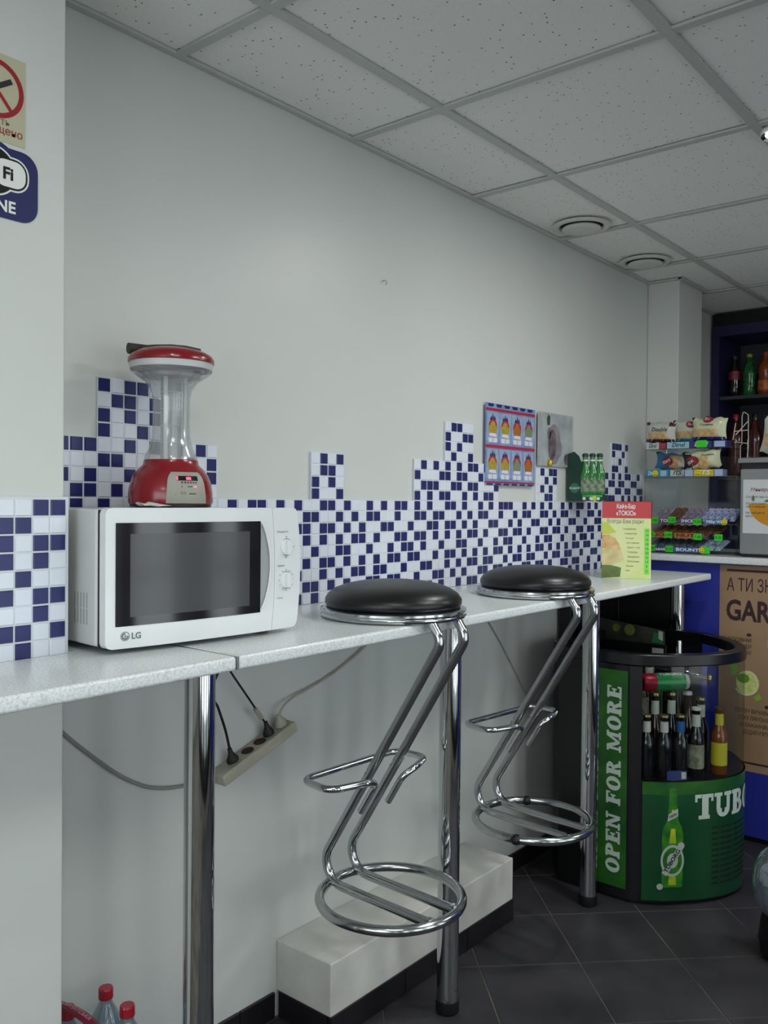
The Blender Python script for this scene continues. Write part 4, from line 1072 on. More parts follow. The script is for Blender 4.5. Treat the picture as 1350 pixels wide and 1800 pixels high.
# ================================================================== BAR AT THE FAR END
BXF = 3.632
bar = thing('bar_counter', 'blue-fronted bar with pale worktop at the end of the room', 'bar', (3.85, -1.5, 0))
M_blue = mat('bar_blue', '2c38a0', .38, noise=(2, .15, 2))
MB().box(BXF, 4.25, -2.75, -.152, 0.02, 1.108).build('front_panel', M_blue, bar, world=True)
MB().box(BXF + .004, 4.2, -2.74, -.155, 0.0005, .0195).build('toe_strip', M_pl_black, bar, world=True)
MB().prism([(3.598, -2.78, 1.110), (3.598, -.0110, 1.110), (3.912, -.0110, 1.110), (3.912, -.152, 1.110), (4.28, -.152, 1.110), (4.28, -2.78, 1.110)], (0, 0, .028)).build('worktop', M_top, bar, world=True, bevel=.005)
BZ = 1.138
# dark cabinet in the corner under the counter
cb = thing('black_cabinet', 'black cabinet standing in the dark corner behind the beer cooler', 'cabinet', (3.33, -.035, 0))
MB().prism([(3.075, -.0105, .075), (3.595, -.0105, .075), (3.595, -.305, .075), (3.502, -.305, .075), (3.502, -.062, .075), (3.075, -.062, .075)], (0, 0, .960)).build('body', M_pl_black, cb, world=True, bevel=.003)
MB().box(3.09, 3.58, -.055, -.012, .001, .0745).build('plinth', M_rubber, cb, world=True)
# drink poster on the bar front
gp = thing('drink_poster', 'kraft brown drink poster with lime on the blue bar front', 'poster', (BXF, -.74, .27))
Y0, Z0, PW2, PH2 = -.443, .280, .60, .825
def fg(off): return lambda x, y: (BXF - .0015 - off, Y0 - x, Z0 + y)
MB().box(BXF - .0015, BXF, Y0 - PW2, Y0, Z0 - .0, Z0 + PH2).build('sheet', mat('kraft', 'a98c6c', .6, noise=(3, .25, 4), col2='8a6c4e'), gp, world=True)
M_brn = mat('poster_brown', '3a2226', .55)
b = MB(); frect(b, fg(.0004), .028, PW2 - .03, .800, .809); frect(b, fg(.0004), 0, PW2, .030, .038); b.build('rules', M_brn, gp, world=True)
def gtext(t_, size, x, y, m=M_brn, al='LEFT', bold=.02, wd=None):
    b = MB(); put_text(b, t_, size, fg(.0005), x, y, align=al, bold=bold, width=wd); b.build('lettering', m, gp, world=True)
gtext('А ТИ ЗНАВ, ЩО', .072, .028, .722, bold=.005, wd=.335)
gtext('GARAGE', .114, .026, .605, bold=.03, wd=.330)
gtext('НАПОВНИ', .022, .128, .518, al='RIGHT', bold=.01); gtext('ДЖАР ЛЬОДОМ', .022, .128, .493, al='RIGHT', bold=.01, wd=.090); gtext('НАПОЛОВИНУ', .022, .128, .468, al='RIGHT', bold=.01, wd=.080)
gtext('ПОТІМ ВИЧАВИ', .022, .20, .235, al='RIGHT', bold=.01, wd=.13); gtext('СОКУ ЛИМОНА,', .022, .20, .207, al='RIGHT', bold=.01, wd=.12); gtext('ЗА БАЖАННЯМ', .022, .20, .179, al='RIGHT', bold=.01, wd=.115); gtext('ДОДАЙ М’ЯТУ', .022, .20, .151, al='RIGHT', bold=.01, wd=.10)
b = MB(); disc(b, fg(.0005), .118, .548, 0, .010, n=8, ky=.7); disc(b, fg(.0005), .190, .268, 0, .009, n=8, ky=.8); b.build('leaf_marks', M_brn, gp, world=True)
M_lime = mat('lime_flesh', 'c2cf5a', .5, noise=(60, .3, 3), col2='dfe6a0'); M_limed = mat('lime_skin', '5d9a1e', .5)
b = MB(); disc(b, fg(.0005), .115, .355, 0, .045, n=22, ky=1.1); b.build('lime_picture', M_lime, gp, world=True)
b = MB(); disc(b, fg(.0008), .098, .372, 0, .024, n=16, ky=.8); b.build('lime_heart_picture', M_limed, gp, world=True)
b = MB(); disc(b, fg(.0008), .108, .355, .043, .047, -2.6, 1.3, n=22, ky=1.1); b.build('lime_rind_picture', mat('lime_rind', 'e3ead0', .5), gp, world=True)
b = MB(); flat(b, fg(.0006), [(.045, .43), (.062, .455), (.072, .440), (.078, .405), (.066, .375), (.050, .385)]); flat(b, fg(.0006), [(.138, .300), (.152, .285), (.170, .300), (.160, .318)]); b.build('mint_picture', mat('mint', '8ab33f', .5), gp, world=True)
b = MB(); disc(b, fg(.0006), .232, .520, 0, .045, n=20); b.build('ice_picture', mat('ice_print', 'a9b6c6', .4, noise=(40, .3, 3)), gp, world=True)

# ================================================================== BEER COOLER
half_ = [(2.795, -.165), (2.795, -.432), (2.815, -.475), (2.858, -.538), (2.900, -.580), (2.957, -.627), (3.003, -.656), (3.049, -.678), (3.100, -.691), (3.135, -.6935)]
FOOT = [(2.90, -.085), (2.795, -.165)] + half_[1:] + [(6.27 - x, y) for x, y in half_[::-1][1:]] + [(3.37, -.085)]
CH = .845
co = thing('beer_cooler', 'green and black curved drinks cooler with clear front at the counter end', 'cooler', (3.135, -.40, 0))
M_cg = mat('cooler_green', '0b3a22', .30, coat=.3, noise=(7, .4, 4), col2='124a26')
M_cgl = mat('cooler_lime', '2f6a1c', .35, noise=(10, .5, 4), col2='164a20')
def inset(poly, d):
    n = len(poly); out = []
    A = sum(poly[i][0] * poly[(i + 1) % n][1] - poly[(i + 1) % n][0] * poly[i][1] for i in range(n)); sg = 1 if A > 0 else -1
    for i in range(n):
        a, b_, c = Vector(poly[i - 1]), Vector(poly[i]), Vector(poly[(i + 1) % n])
        e1 = (b_ - a).normalized(); e2 = (c - b_).normalized()
        n1 = Vector((-e1.y, e1.x)) * sg; n2_ = Vector((-e2.y, e2.x)) * sg
        m = (n1 + n2_); m = m / max(.3, m.dot(n1)); out.append(tuple(b_ + m * d))
    return out
def ringwall(poly, d, z0, z1):
    q = inset(poly, d); n = len(poly); mb = MB()
    vs = [(x, y, z0) for x, y in poly] + [(x, y, z0) for x, y in q] + [(x, y, z1) for x, y in poly] + [(x, y, z1) for x, y in q]; fs = []
    for i in range(n):
        j = (i + 1) % n
        fs += [(i, j, 2 * n + j, 2 * n + i), (n + i, 3 * n + i, 3 * n + j, n + j), (2 * n + i, 2 * n + j, 3 * n + j, 3 * n + i), (i, n + i, n + j, j)]
    return mb.mesh(vs, fs)
MB().prism([(x, y, .012) for x, y in inset(FOOT, .004)], (0, 0, .407)).build('body', M_pl_black, co, world=True, smooth=30)
MB().prism([(x, y, .0005) for x, y in inset(FOOT, .020)], (0, 0, .012)).build('base_plinth', M_rubber, co, world=True)
ringwall(FOOT, .040, CH - .040, CH).build('rim', M_pl_black, co, world=True, smooth=35, bevel=.004)
MB().prism([(x, y, .419) for x, y in [(2.797, -.165), (2.797, -.430), (2.813, -.436), (2.813, -.160)]], (0, 0, CH - .041 - .419)).build('side_panel', M_pl_black, co, world=True)
MB().prism([(x, y, .419) for x, y in [(3.457, -.160), (3.457, -.436), (3.473, -.430), (3.473, -.165)]], (0, 0, CH - .041 - .419)).build('side_panel', M_pl_black, co, world=True)
MB().prism([(x, y, .419) for x, y in [(2.90, -.087), (2.80, -.163), (2.812, -.172), (2.905, -.100), (3.365, -.100), (3.458, -.172), (3.47, -.163), (3.37, -.087)]], (0, 0, CH - .041 - .419)).build('back_panel', M_pl_black, co, world=True)
MB().prism([(x, y, .419) for x, y in [(2.795, -.430), (2.8105, -.468), (2.826, -.460), (2.813, -.432)]], (0, 0, CH - .041 - .419)).build('corner_post', M_pl_black, co, world=True)
# path along the curved front, for printed sheets and the clear wall
FR_ = [(2.8105, -.468)] + half_[3:] + [(6.27 - x, y) for x, y in half_[::-1][1:7]] + [(3.4595, -.468)]
FR_ = [Vector((x, y, 0)) for x, y in FR_]
cum = [0]
for i in range(1, len(FR_)): cum.append(cum[-1] + (FR_[i] - FR_[i - 1]).length)
def onfront(s, z, off=0.0):
    s = min(max(s, 0), cum[-1] - 1e-6); i = max(k for k in range(len(cum) - 1) if cum[k] <= s)
    f = (s - cum[i]) / (cum[i + 1] - cum[i])
    def nrm(k):
        a = FR_[max(k - 1, 0)]; b_ = FR_[min(k + 1, len(FR_) - 1)]; t_ = (b_ - a).normalized(); return Vector((t_.y, -t_.x, 0))
    n_ = (nrm(i) * (1 - f) + nrm(i + 1) * f).normalized()
    if n_.y > 0 and abs(n_.y) > .3: n_ = -n_
    p = FR_[i].lerp(FR_[i + 1], f) + n_ * off
    return (p.x, p.y, z)
TOT = cum[-1]
def frontgrid(s0, s1, z0, z1, off, name, m, parent, n=40, nz=1):
    ss = sorted(set([s0 + (s1 - s0) * i / n for i in range(n + 1)] + [c for c in cum if s0 < c < s1]))
    return MB().grid(lambda s, z: onfront(s, z, off), ss, [z0 + (z1 - z0) * k / nz for k in range(nz + 1)]).build(name, m, parent, world=True, smooth=60)
fp_ = frontgrid(.004, TOT - .004, .018, .418, .0006, 'front_print', M_cg, co)
frontgrid(.004, TOT - .004, .375, .418, .0012, 'lime_band', M_cgl, co)
o = frontgrid(.002, TOT - .002, .419, CH - .040, -.004, 'clear_front', clear('cooler_acrylic', 'e6ebe8', .045, .05), co)
# louvres
M_lv = mat('louvre_dark', '08120c', .6)
for col, (s0, s1) in enumerate(((.250, .280), (.288, .345), (.353, .44))):
    for k in range(11):
        frontgrid(s0, s1, .062 + .0190 * k, .069 + .0190 * k, .0016, 'louvre_slot', M_lv, fp_, n=3)
# left side: lime strip with lettering
def fside(off): return lambda x, y: (2.7945 - off, -.320 - x, y)
b = MB(); frect(b, fside(.0004), 0, .1045, .045, .785); sp_ = b.build('side_print', M_cgl, co, world=True)
b = MB(); fs_ = lambda x, y: (2.7936, -.320 - (.082 - y), .120 + x)
slab('OPEN FOR MORE', fs_, 0, 0.0, .052, b, gap=.07, italic=.05, wk=.95)
b.unstack(lambda p: (-1, 0, 0)); mx_ = max(v[2] for v in b.v); b.v = [(x, y, .090 + (z - .120) * (.641 / (mx_ - .120))) for x, y, z in b.v]
b.build('lettering', mat('letter_pale', 'b9c6bd', .45), sp_, world=True, fix=False)
S_T = min((abs(onfront(k * .002, 0)[0] - 2.9486), k * .002) for k in range(int(TOT / .002)))[1]
b = MB(); slab('TUBORG', lambda x, y: onfront(x, y, .0022), S_T - .022, .289, .084, b, gap=.05, wk=1.02)
b.unstack(lambda p: (Vector((p[0] - 3.135, p[1] + .2, 0)).normalized()))
b.build('lettering', mat('letter_pale', 'b9c6bd', .45), fp_, world=True, fix=False)
# printed bottle on the front
M_bl = mat('bottle_print', '3f8a24', .3, noise=(30, .35, 3), col2='1d5c22'); M_bly = mat('bottle_glow', 'b5c22e', .3, noise=(40, .3, 3), col2='7ba32a')
BS, BZ0 = .106, .064
prof = [(.0345, 0), (.0360, .006), (.0360, .176), (.0320, .200), (.0190, .226), (.0155, .260), (.0125, .300), (.0125, .328), (.0095, .334)]
b = MB(); n = len(prof)
NX = 8
b.mesh([onfront(BS + w_ * (2 * k / NX - 1), BZ0 + h_, .0014) for w_, h_ in prof for k in range(NX + 1)], [(i * (NX + 1) + k, i * (NX + 1) + k + 1, (i + 1) * (NX + 1) + k + 1, (i + 1) * (NX + 1) + k) for i in range(n - 1) for k in range(NX)])
bp2 = b.build('bottle_picture', M_bl, fp_, world=True)
b = MB(); b.mesh([onfront(BS + x, BZ0 + y, .0019) for x, y in ((-.014, .008), (.014, .008), (.012, .036), (-.012, .036), (-.012, .148), (.012, .148), (.009, .198), (-.006, .198), (-.006, .232), (.007, .232), (.005, .262), (-.004, .262))], [(0, 1, 2, 3), (4, 5, 6, 7), (8, 9, 10, 11)])
b.build('bottle_glow', M_bly, bp2, world=True)
M_silver = mat('silver_print', 'aab4ae', .4)
b = MB(); fo = lambda x, y: onfront(BS + x, BZ0 + y, .0022)
disc(b, fo, 0, .090, .0330, .0400, n=30, ky=1.35); disc(b, fo, 0, .090, 0, .0190, n=20, ky=1.35); b.build('oval_label', M_silver, bp2, world=True)
b = MB(); fo = lambda x, y: onfront(BS + x, BZ0 + y, .0028)
a = math.radians(58); d = (math.cos(a), math.sin(a)); n2 = (-d[1], d[0])
flat(b, fo, [(d[0] * s + n2[0] * t_, .090 + d[1] * s + n2[1] * t_) for s, t_ in ((-.054, -.0095), (.060, -.0095), (.060, .0095), (-.054, .0095))])
disc(b, fo, .0290, .1400, 0, .0120, n=14)
flat(b, fo, [(-.0190, .222), (.0180, .240), (.0165, .266), (-.0160, .246)])
b.build('name_band', M_silver, bp2, world=True)
b = MB(); fo = lambda x, y: onfront(BS + x, BZ0 + y, .0034)
put_text(b, 'TUBORG', .0190, fo, .0040, .0870, rot=a, bold=.03, width=.088); b.build('lettering', M_dark, bp2, world=True)
b = MB(); put_text(b, 'TUBORG', .0120, fo, .001, .2390, rot=math.radians(26), bold=.02, width=.030); b.build('lettering', M_dark, bp2, world=True)
b = MB(); disc(b, lambda x, y: onfront(.064 + x, .066 + y, .0024), 0, 0, 0, .0105, n=16); b.build('round_seal', M_silver, fp_, world=True)
# inside: wing panel with limes, bottles, cans
b = MB(); b.prism([(3.25, -.10, .812), (3.25, -.365, .812), (3.25, -.365, .862), (3.25, -.350, .868), (3.25, -.10, .893)], (.006, 0, 0)); hp = b.build('lime_picture_panel', mat('header_dark', '1b1f1a', .4, noise=(14, .5, 3), col2='3f4338'), co, world=True)
fh = lambda off: (lambda x, y: (3.2494 - off, -.10 - x, .812 + y))
b = MB(); disc(b, fh(.0004), .125, .045, 0, .022, n=16); disc(b, fh(.0004), .070, .048, 0, .016, n=14); b.build('lime_slices_picture', mat('lime_dim', '7d8c34', .5, noise=(50, .4, 2)), hp, world=True)
b = MB(); flat(b, fh(.0004), [(.215, .006), (.258, .004), (.258, .040), (.225, .046)]); b.build('green_corner_picture', mat('green_dim', '1f6b3c', .5), hp, world=True)
b = MB(); flat(b, fh(.0007), [(.243, .022), (.260, .015), (.260, .050), (.243, .053)]); b.build('white_gleam_picture', mat('gleam', 'a9b5a9', .5), hp, world=True)
MB().box(3.248, 3.2505, -.362, -.318, .766, .797).build('price_card', mat('price_grey', '9a9a98', .5), co, world=True)
MB().box(3.2508, 3.262, -.37, -.09, .60, .8115).build('divider', M_pl_black, co, world=True)
IZ = .4195
def glass_mat(n_, c): return mat(n_, c, .12, coat=.8)
G_dark = glass_mat('glass_black', '0c0d10'); G_brown = glass_mat('glass_brown', '2a160a'); G_green = glass_mat('glass_green', '123d1e'); G_amber = glass_mat('glass_amber', '7a4313')
M_gold = mat('cap_gold', 'a59a6c', .3, .9); M_foil = mat('foil_white', 'c3c4c0', .35); M_lcream = mat('label_cream', 'a5a691', .5, noise=(60, .35, 3), col2='5e6352'); M_lblue = mat('label_steel', '39527e', .4)
def beer(x, y, z, glass, neck, label, cap, lab, grp='beer bottles standing in the cooler', s=1.0, r=.030, prop=None):
    t = thing('beer_bottle', lab, 'bottle', (x, y, z), group=grp)
    MB().lathe([(r * .93, 0), (r, .004), (r, .135 * s), (r * .88, .155 * s), (r * .5, .182 * s), (.0135, .205 * s), (.0125, .238 * s), (.0140, .240 * s), (.0140, .246 * s)], (0, 0, 0), 24).build('glass', glass, t, smooth=60)
    if neck: MB().lathe([(r * .5 + .001, .183 * s), (.0142, .206 * s), (.0134, .226 * s)], (0, 0, 0), 20, cap=False).build('neck_foil', neck, t, smooth=60)
    if label: MB().lathe([(r + .0005, .035 * s), (r + .0005, .120 * s)], (0, 0, 0), 24, cap=False).build('label', label, t, smooth=60)
    MB().lathe([(.0160, .2405 * s), (.0165, .243 * s), (.0150, .250 * s), (.004, .252 * s)], (0, 0, 0), 18).build('cap', cap, t, smooth=60)
    return t
rows = [
    (2.859, -.464, G_dark, M_foil, None, M_gold, 'black beer bottle closest to the cooler corner post', .86),
    (2.892, -.512, G_dark, M_foil, None, M_gold, 'black beer bottle with silver neck foil, second along the cooler front', .86),
    (2.933, -.553, G_dark, mat('foil_blue', '2c5aa0', .35), None, M_gold, 'black beer bottle with blue neck foil at the cooler front', .86),
    (2.980, -.589, G_dark, M_foil, M_lcream, M_foil, 'black beer bottle with large cream label at the cooler front', .95),
    (3.072, -.636, G_amber, mat('foil_yellow', 'c6b536', .4), mat('label_yellow', 'c9bd2a', .45), mat('cap_brown', '4a3a1c', .4), 'amber bottle with yellow label, rightmost in the cooler', .92),
    (2.944, -.458, G_brown, M_foil, None, M_gold, 'brown beer bottle in the second rank under the green can', 1.1),
    (2.988, -.499, G_dark, M_foil, None, M_gold, 'dark beer bottle in the second rank, under the middle of the can', 1.1),
    (3.036, -.537, G_brown, None, M_lcream, M_foil, 'brown beer bottle in the second rank with cream label', 1.1),
    (3.088, -.566, G_dark, M_foil, None, M_gold, 'dark beer bottle in the second rank behind the amber bottle', 1.0),
]
for (x, y, gl, nk, lb, cp_, lab, sc_) in rows: beer(x, y, IZ, gl, nk, lb, cp_, lab, s=sc_, r=.0268)
sc2 = thing('small_crate', 'narrow dark crate under the blue carton inside the cooler', 'crate', (2.85, -.31, IZ))
MB().box(2.816, 2.885, -.425, -.20, IZ + .0005, .655).build('box', M_pl_black, sc2, world=True, bevel=.003)
MB().box(2.83, 2.87, -.4265, -.4255, .58, .61).build('grip_slot', M_rubber, sc2, world=True)
# raised crates at the back carry further bottles, a can and a blue carton
cr = thing('inner_crate', 'dark crate raising the rear bottles inside the cooler', 'crate', (3.0, -.30, IZ))
MB().box(2.895, 3.235, -.395, -.19, IZ + .0005, IZ + .120).build('box', M_pl_black, cr, world=True, bevel=.004)
MB().box(2.915, 3.215, -.3965, -.3955, IZ + .055, IZ + .080).build('grip_slot', M_rubber, cr, world=True)
for i, (x, y, gl, nk, lb, cp_) in enumerate(((2.985, -.362, G_green, M_foil, M_lcream, M_gold), (3.050, -.362, G_brown, None, M_lcream, M_gold), (3.115, -.362, G_dark, M_foil, None, M_foil), (3.180, -.362, G_green, M_foil, None, M_gold))):
    beer(x, y, IZ + .1205, gl, nk, lb, cp_, 'beer bottle on the raised rear rank, %s' % ['left of the row beside the blue carton', 'second from the carton', 'third from the carton', 'right end of the row'][i], grp='beer bottles on the rear rank in the cooler', s=.92, r=.0268)
ctn = thing('blue_carton', 'blue printed multipack carton inside the cooler behind the corner post', 'carton', (2.85, -.36, .655))
MB().box(2.817, 2.884, -.424, -.30, .6555, .715).build('box', mat('carton_blue', '3a4577', .4, noise=(30, .4, 3), col2='222a55'), ctn, world=True, bevel=.003)
b = MB(); put_text(b, 'TWINING', .020, lambda x, y: (2.820 + x, -.4245, .688 + y), 0, 0, align='LEFT', bold=.01, width=.060); b.build('lettering', mat('carton_print', '8a95bd', .5), ctn, world=True)
can = thing('beer_can', 'green beer can lying across the bottles at the top of the cooler', 'can', (2.96, -.47, .70))
M_cang = mat('can_green', '2f9a55', .3, .3, noise=(30, .25, 3))
cd = Vector((.75, -.66, 0)).normalized(); cn = Vector((-cd.y, cd.x, 0))
def canpt(s, a, r): p = Vector((2.905, -.425, .7305)) + cd * s + cn * r * math.cos(a) + Vector((0, 0, r * math.sin(a))); return tuple(p)
def canl(prof, name, m):
    b = MB(); n = 26; vs = [canpt(s, 2 * PI * k / n, r) for r, s in prof for k in range(n)]; fs = []
    for i in range(len(prof) - 1):
        for k in range(n): fs.append((i * n + k, i * n + (k + 1) % n, (i + 1) * n + (k + 1) % n, (i + 1) * n + k))
    fs += [tuple(range(n)), tuple((len(prof) - 1) * n + k for k in range(n))]
    return b.mesh(vs, fs).build(name, m, can, world=True, smooth=50)
canl([(.024, 0), (.0315, .010), (.0315, .045)], 'red_end', mat('can_red', 'a31c38', .35, .3))
canl([(.0316, .0455), (.0316, .150)], 'can_body', M_cang)
canl([(.0315, .1505), (.026, .162), (.0265, .166), (.0255, .166)], 'can_top', M_foil)
b = MB(); 
put_text(b, 'TUBORG', .020, lambda x, y: canpt(.056 + x, math.radians(112) + (-y if False else -y) / .0318, .0322), 0, -.006, align='LEFT', bold=.02, width=.084, shear=.2)
b.build('lettering', M_white, can, world=True)
lb_ = thing('lying_beer_bottle', 'dark beer bottle lying on its side at the top of the cooler', 'bottle', (3.06, -.47, IZ + .30))
def lyp(s, a, r): p = Vector((3.075, -.40, IZ + .330)) + Vector((.12, -.95, -.06)).normalized() * s; q = Vector((.88, .47, 0)); w_ = Vector((.05, -.1, 1)).normalized(); return tuple(p + q * r * math.cos(a) + w_ * r * math.sin(a))
def lyl(prof, name, m):
    b = MB(); n = 22; vs = [lyp(s, 2 * PI * k / n, r) for r, s in prof for k in range(n)]; fs = []
    for i in range(len(prof) - 1):
        for k in range(n): fs.append((i * n + k, i * n + (k + 1) % n, (i + 1) * n + (k + 1) % n, (i + 1) * n + k))
    fs += [tuple(range(n)), tuple((len(prof) - 1) * n + k for k in range(n))]
    b.mesh(vs, fs).build(name, m, lb_, world=True, smooth=60)
lyl([(.026, 0), (.028, .004), (.028, .105), (.020, .130), (.0125, .155), (.012, .185)], 'glass', G_dark)
lyl([(.0145, .184), (.0155, .188), (.0140, .196), (.004, .198)], 'cap', M_gold)
bc = thing('blue_box', 'small blue box with a white patch on the cooler floor in front of the bottles', 'box', (2.93, -.60, IZ))
q = [onfront(.088, IZ + .001, -.012), onfront(.160, IZ + .001, -.012), onfront(.160, IZ + .001, -.022), onfront(.088, IZ + .001, -.022)]
MB().hexa(q, [(x, y, z + .030) for x, y, z in q]).build('box', mat('box_blue', '2c3a78', .4), bc, world=True)
q = [onfront(s, z, -.0112) for s, z in ((.140, IZ + .005), (.157, IZ + .005), (.157, IZ + .028), (.140, IZ + .028))]
MB().mesh(q, [(0, 1, 2, 3)]).build('white_patch', M_foil, bc, world=True)

# ================================================================== SNACK RACK ON THE BAR
RX = 3.700
rk = thing('snack_rack', 'clear acrylic snack rack with shelves standing on the bar', 'rack', (RX + .10, -.29, BZ))
M_acr = clear('rack_acrylic', 'f6f8f8', .05, .06, haze=.03, hazecol='a0a5a6')
RY0, RY1 = -.485, -.088
MB().box(RX - .004, RX + .20, RY1 - .004, RY1, BZ + .0005, 1.470).build('side_pane', M_acr, rk, world=True)
MB().box(RX - .004, RX + .20, RY0, RY0 + .004, BZ + .0005, 1.470).build('side_pane', M_acr, rk, world=True)
MB().box(RX + .196, RX + .20, RY0 + .005, RY1 - .005, BZ + .0005, 1.56).build('back_pane', M_acr, rk, world=True)
shelfz = {0: 1.1400, 1: 1.1995, 2: 1.2620, 3: 1.4650, 4: 1.5850}
for k, z in shelfz.items():
    dx = {0: 0, 1: .030, 2: .060, 3: 0, 4: 0}[k]
    MB().box(RX + dx + .001, RX + .195, RY0 + .005, RY1 - .005, z, z + .004).build('shelf', M_acr, rk, world=True)
MB().tube([(RX + .19, RY1 - .02, 1.47), (RX + .19, RY1 - .02, 1.63)], .003, 8).build('post', M_chrome, rk, world=True)
MB().tube([(RX + .19, RY0 + .02, 1.47), (RX + .19, RY0 + .02, 1.63)], .003, 8).build('post', M_chrome, rk, world=True)

def fr_(x, off=0.0): return lambda a, z: (x - off, -a, z)     # a = -Y, runs to the right as seen by customers
def gum(y0, y1, z0, z1, body, label, word=None, wcol=None, extra=None, x=RX):
    t = thing('gum_box', label, 'gum box', (x + .03, -(y0 + y1) / 2, z0), group='chewing gum boxes on the snack rack')
    MB().box(x, x + .055, -y1, -y0, z0, z1).build('box', body, t, world=True)
    if word:
        b = MB(); put_text(b, word, (z1 - z0) * .92, fr_(x, .0006), (y0 + y1) / 2, z0 + (z1 - z0) * .25, bold=.02, shear=.3, width=(y1 - y0) * .62); b.build('lettering', wcol or M_dark, t, world=True)
    if extra:
        for (a0, a1, m) in extra:
            b = MB(); frect(b, fr_(x, .0004), y0 + (y1 - y0) * a0, y0 + (y1 - y0) * a1, z0 + .002, z1 - .002); b.build('print_patch', m, t, world=True)
    return t
M_gb = mat('gum_paleblue', '9cc3d6', .4); M_gw = mat('gum_white', 'b9c9c6', .4); M_gn = mat('gum_navy', '2b2f6a', .4); M_gt = mat('gum_teal', '2f8ab0', .4); M_gr = mat('gum_wine', '8e2740', .4); M_gy = mat('gum_yellow', 'c9b53c', .4); M_ggr = mat('gum_grey', '5e6a70', .4, noise=(60, .5, 2), col2='b9c2c4'); M_gice = mat('gum_ice', 'a9b9dc', .4)
z4 = 1.5895
gum(.092, .150, z4, z4 + .026, M_gw, 'pale green gum box at the left end of the top rack shelf', 'Dirol', M_dark, None)
gum(.152, .182, z4, z4 + .026, M_gr, 'wine red gum box on the top rack shelf', None, None, [(.1, .9, mat('berry', 'a0384c', .4))])
gum(.186, .282, z4, z4 + .027, M_gb, 'wide pale blue gum box in the middle of the top shelf', 'Dirol', M_gn)
gum(.286, .378, z4, z4 + .028, M_gn, 'navy gum box under the green tag on the top shelf', 'Dirol', M_white)
gum(.382, .440, z4, z4 + .028, M_gn, 'navy gum box with icy star print at the right of the top shelf', None, None, [(.12, .88, M_gice)])
z3 = 1.4695
gum(.092, .140, z3, z3 + .028, M_gt, 'teal gum box at the left end of the lower rack shelf', 'Dirol', M_white)
gum(.142, .196, z3, z3 + .028, M_gt, 'teal gum box with ice print on the lower rack shelf', None, None, [(.30, .80, M_gb)])
gum(.200, .262, z3, z3 + .028, M_ggr, 'grey and black gum box on the lower rack shelf', 'ITS', M_dark, [(.05, .45, M_gw)])
gum(.266, .300, z3, z3 + .028, M_gice, 'icy lilac gum box on the lower rack shelf')
gum(.303, .388, z3, z3 + .028, M_gy, 'yellow smiling gum box on the lower rack shelf', 'ITS', M_white)
gum(.391, .425, z3, z3 + .028, M_gice, 'icy lilac gum box at the right end of the lower rack shelf')
# smiley stickers
def smiley(a, z, x, r, label):
    t = thing('smiley_sticker', label, 'sticker', (x, -a, z - r), group='yellow smiley stickers on the rack')
    b = MB(); disc(b, fr_(x, .0008), a, z, 0, r, n=20); b.build('disc', M_yellow, t, world=True)
    b = MB(); disc(b, fr_(x, .0013), a, z - r * .05, r * .48, r * .66, PI * 1.12, PI * 1.88, n=10)
    disc(b, fr_(x, .0013), a - r * .3, z + r * .3, 0, r * .12, n=6); disc(b, fr_(x, .0013), a + r * .3, z + r * .3, 0, r * .12, n=6); b.build('face', M_dark, t, world=True)
smiley(.136, z3 + .014, RX - .0015, .0135, 'yellow smiley sticker on the lower shelf, left of the ice print')
smiley(.322, z3 + .014, RX - .0015, .0140, 'yellow smiley sticker on the yellow gum box')
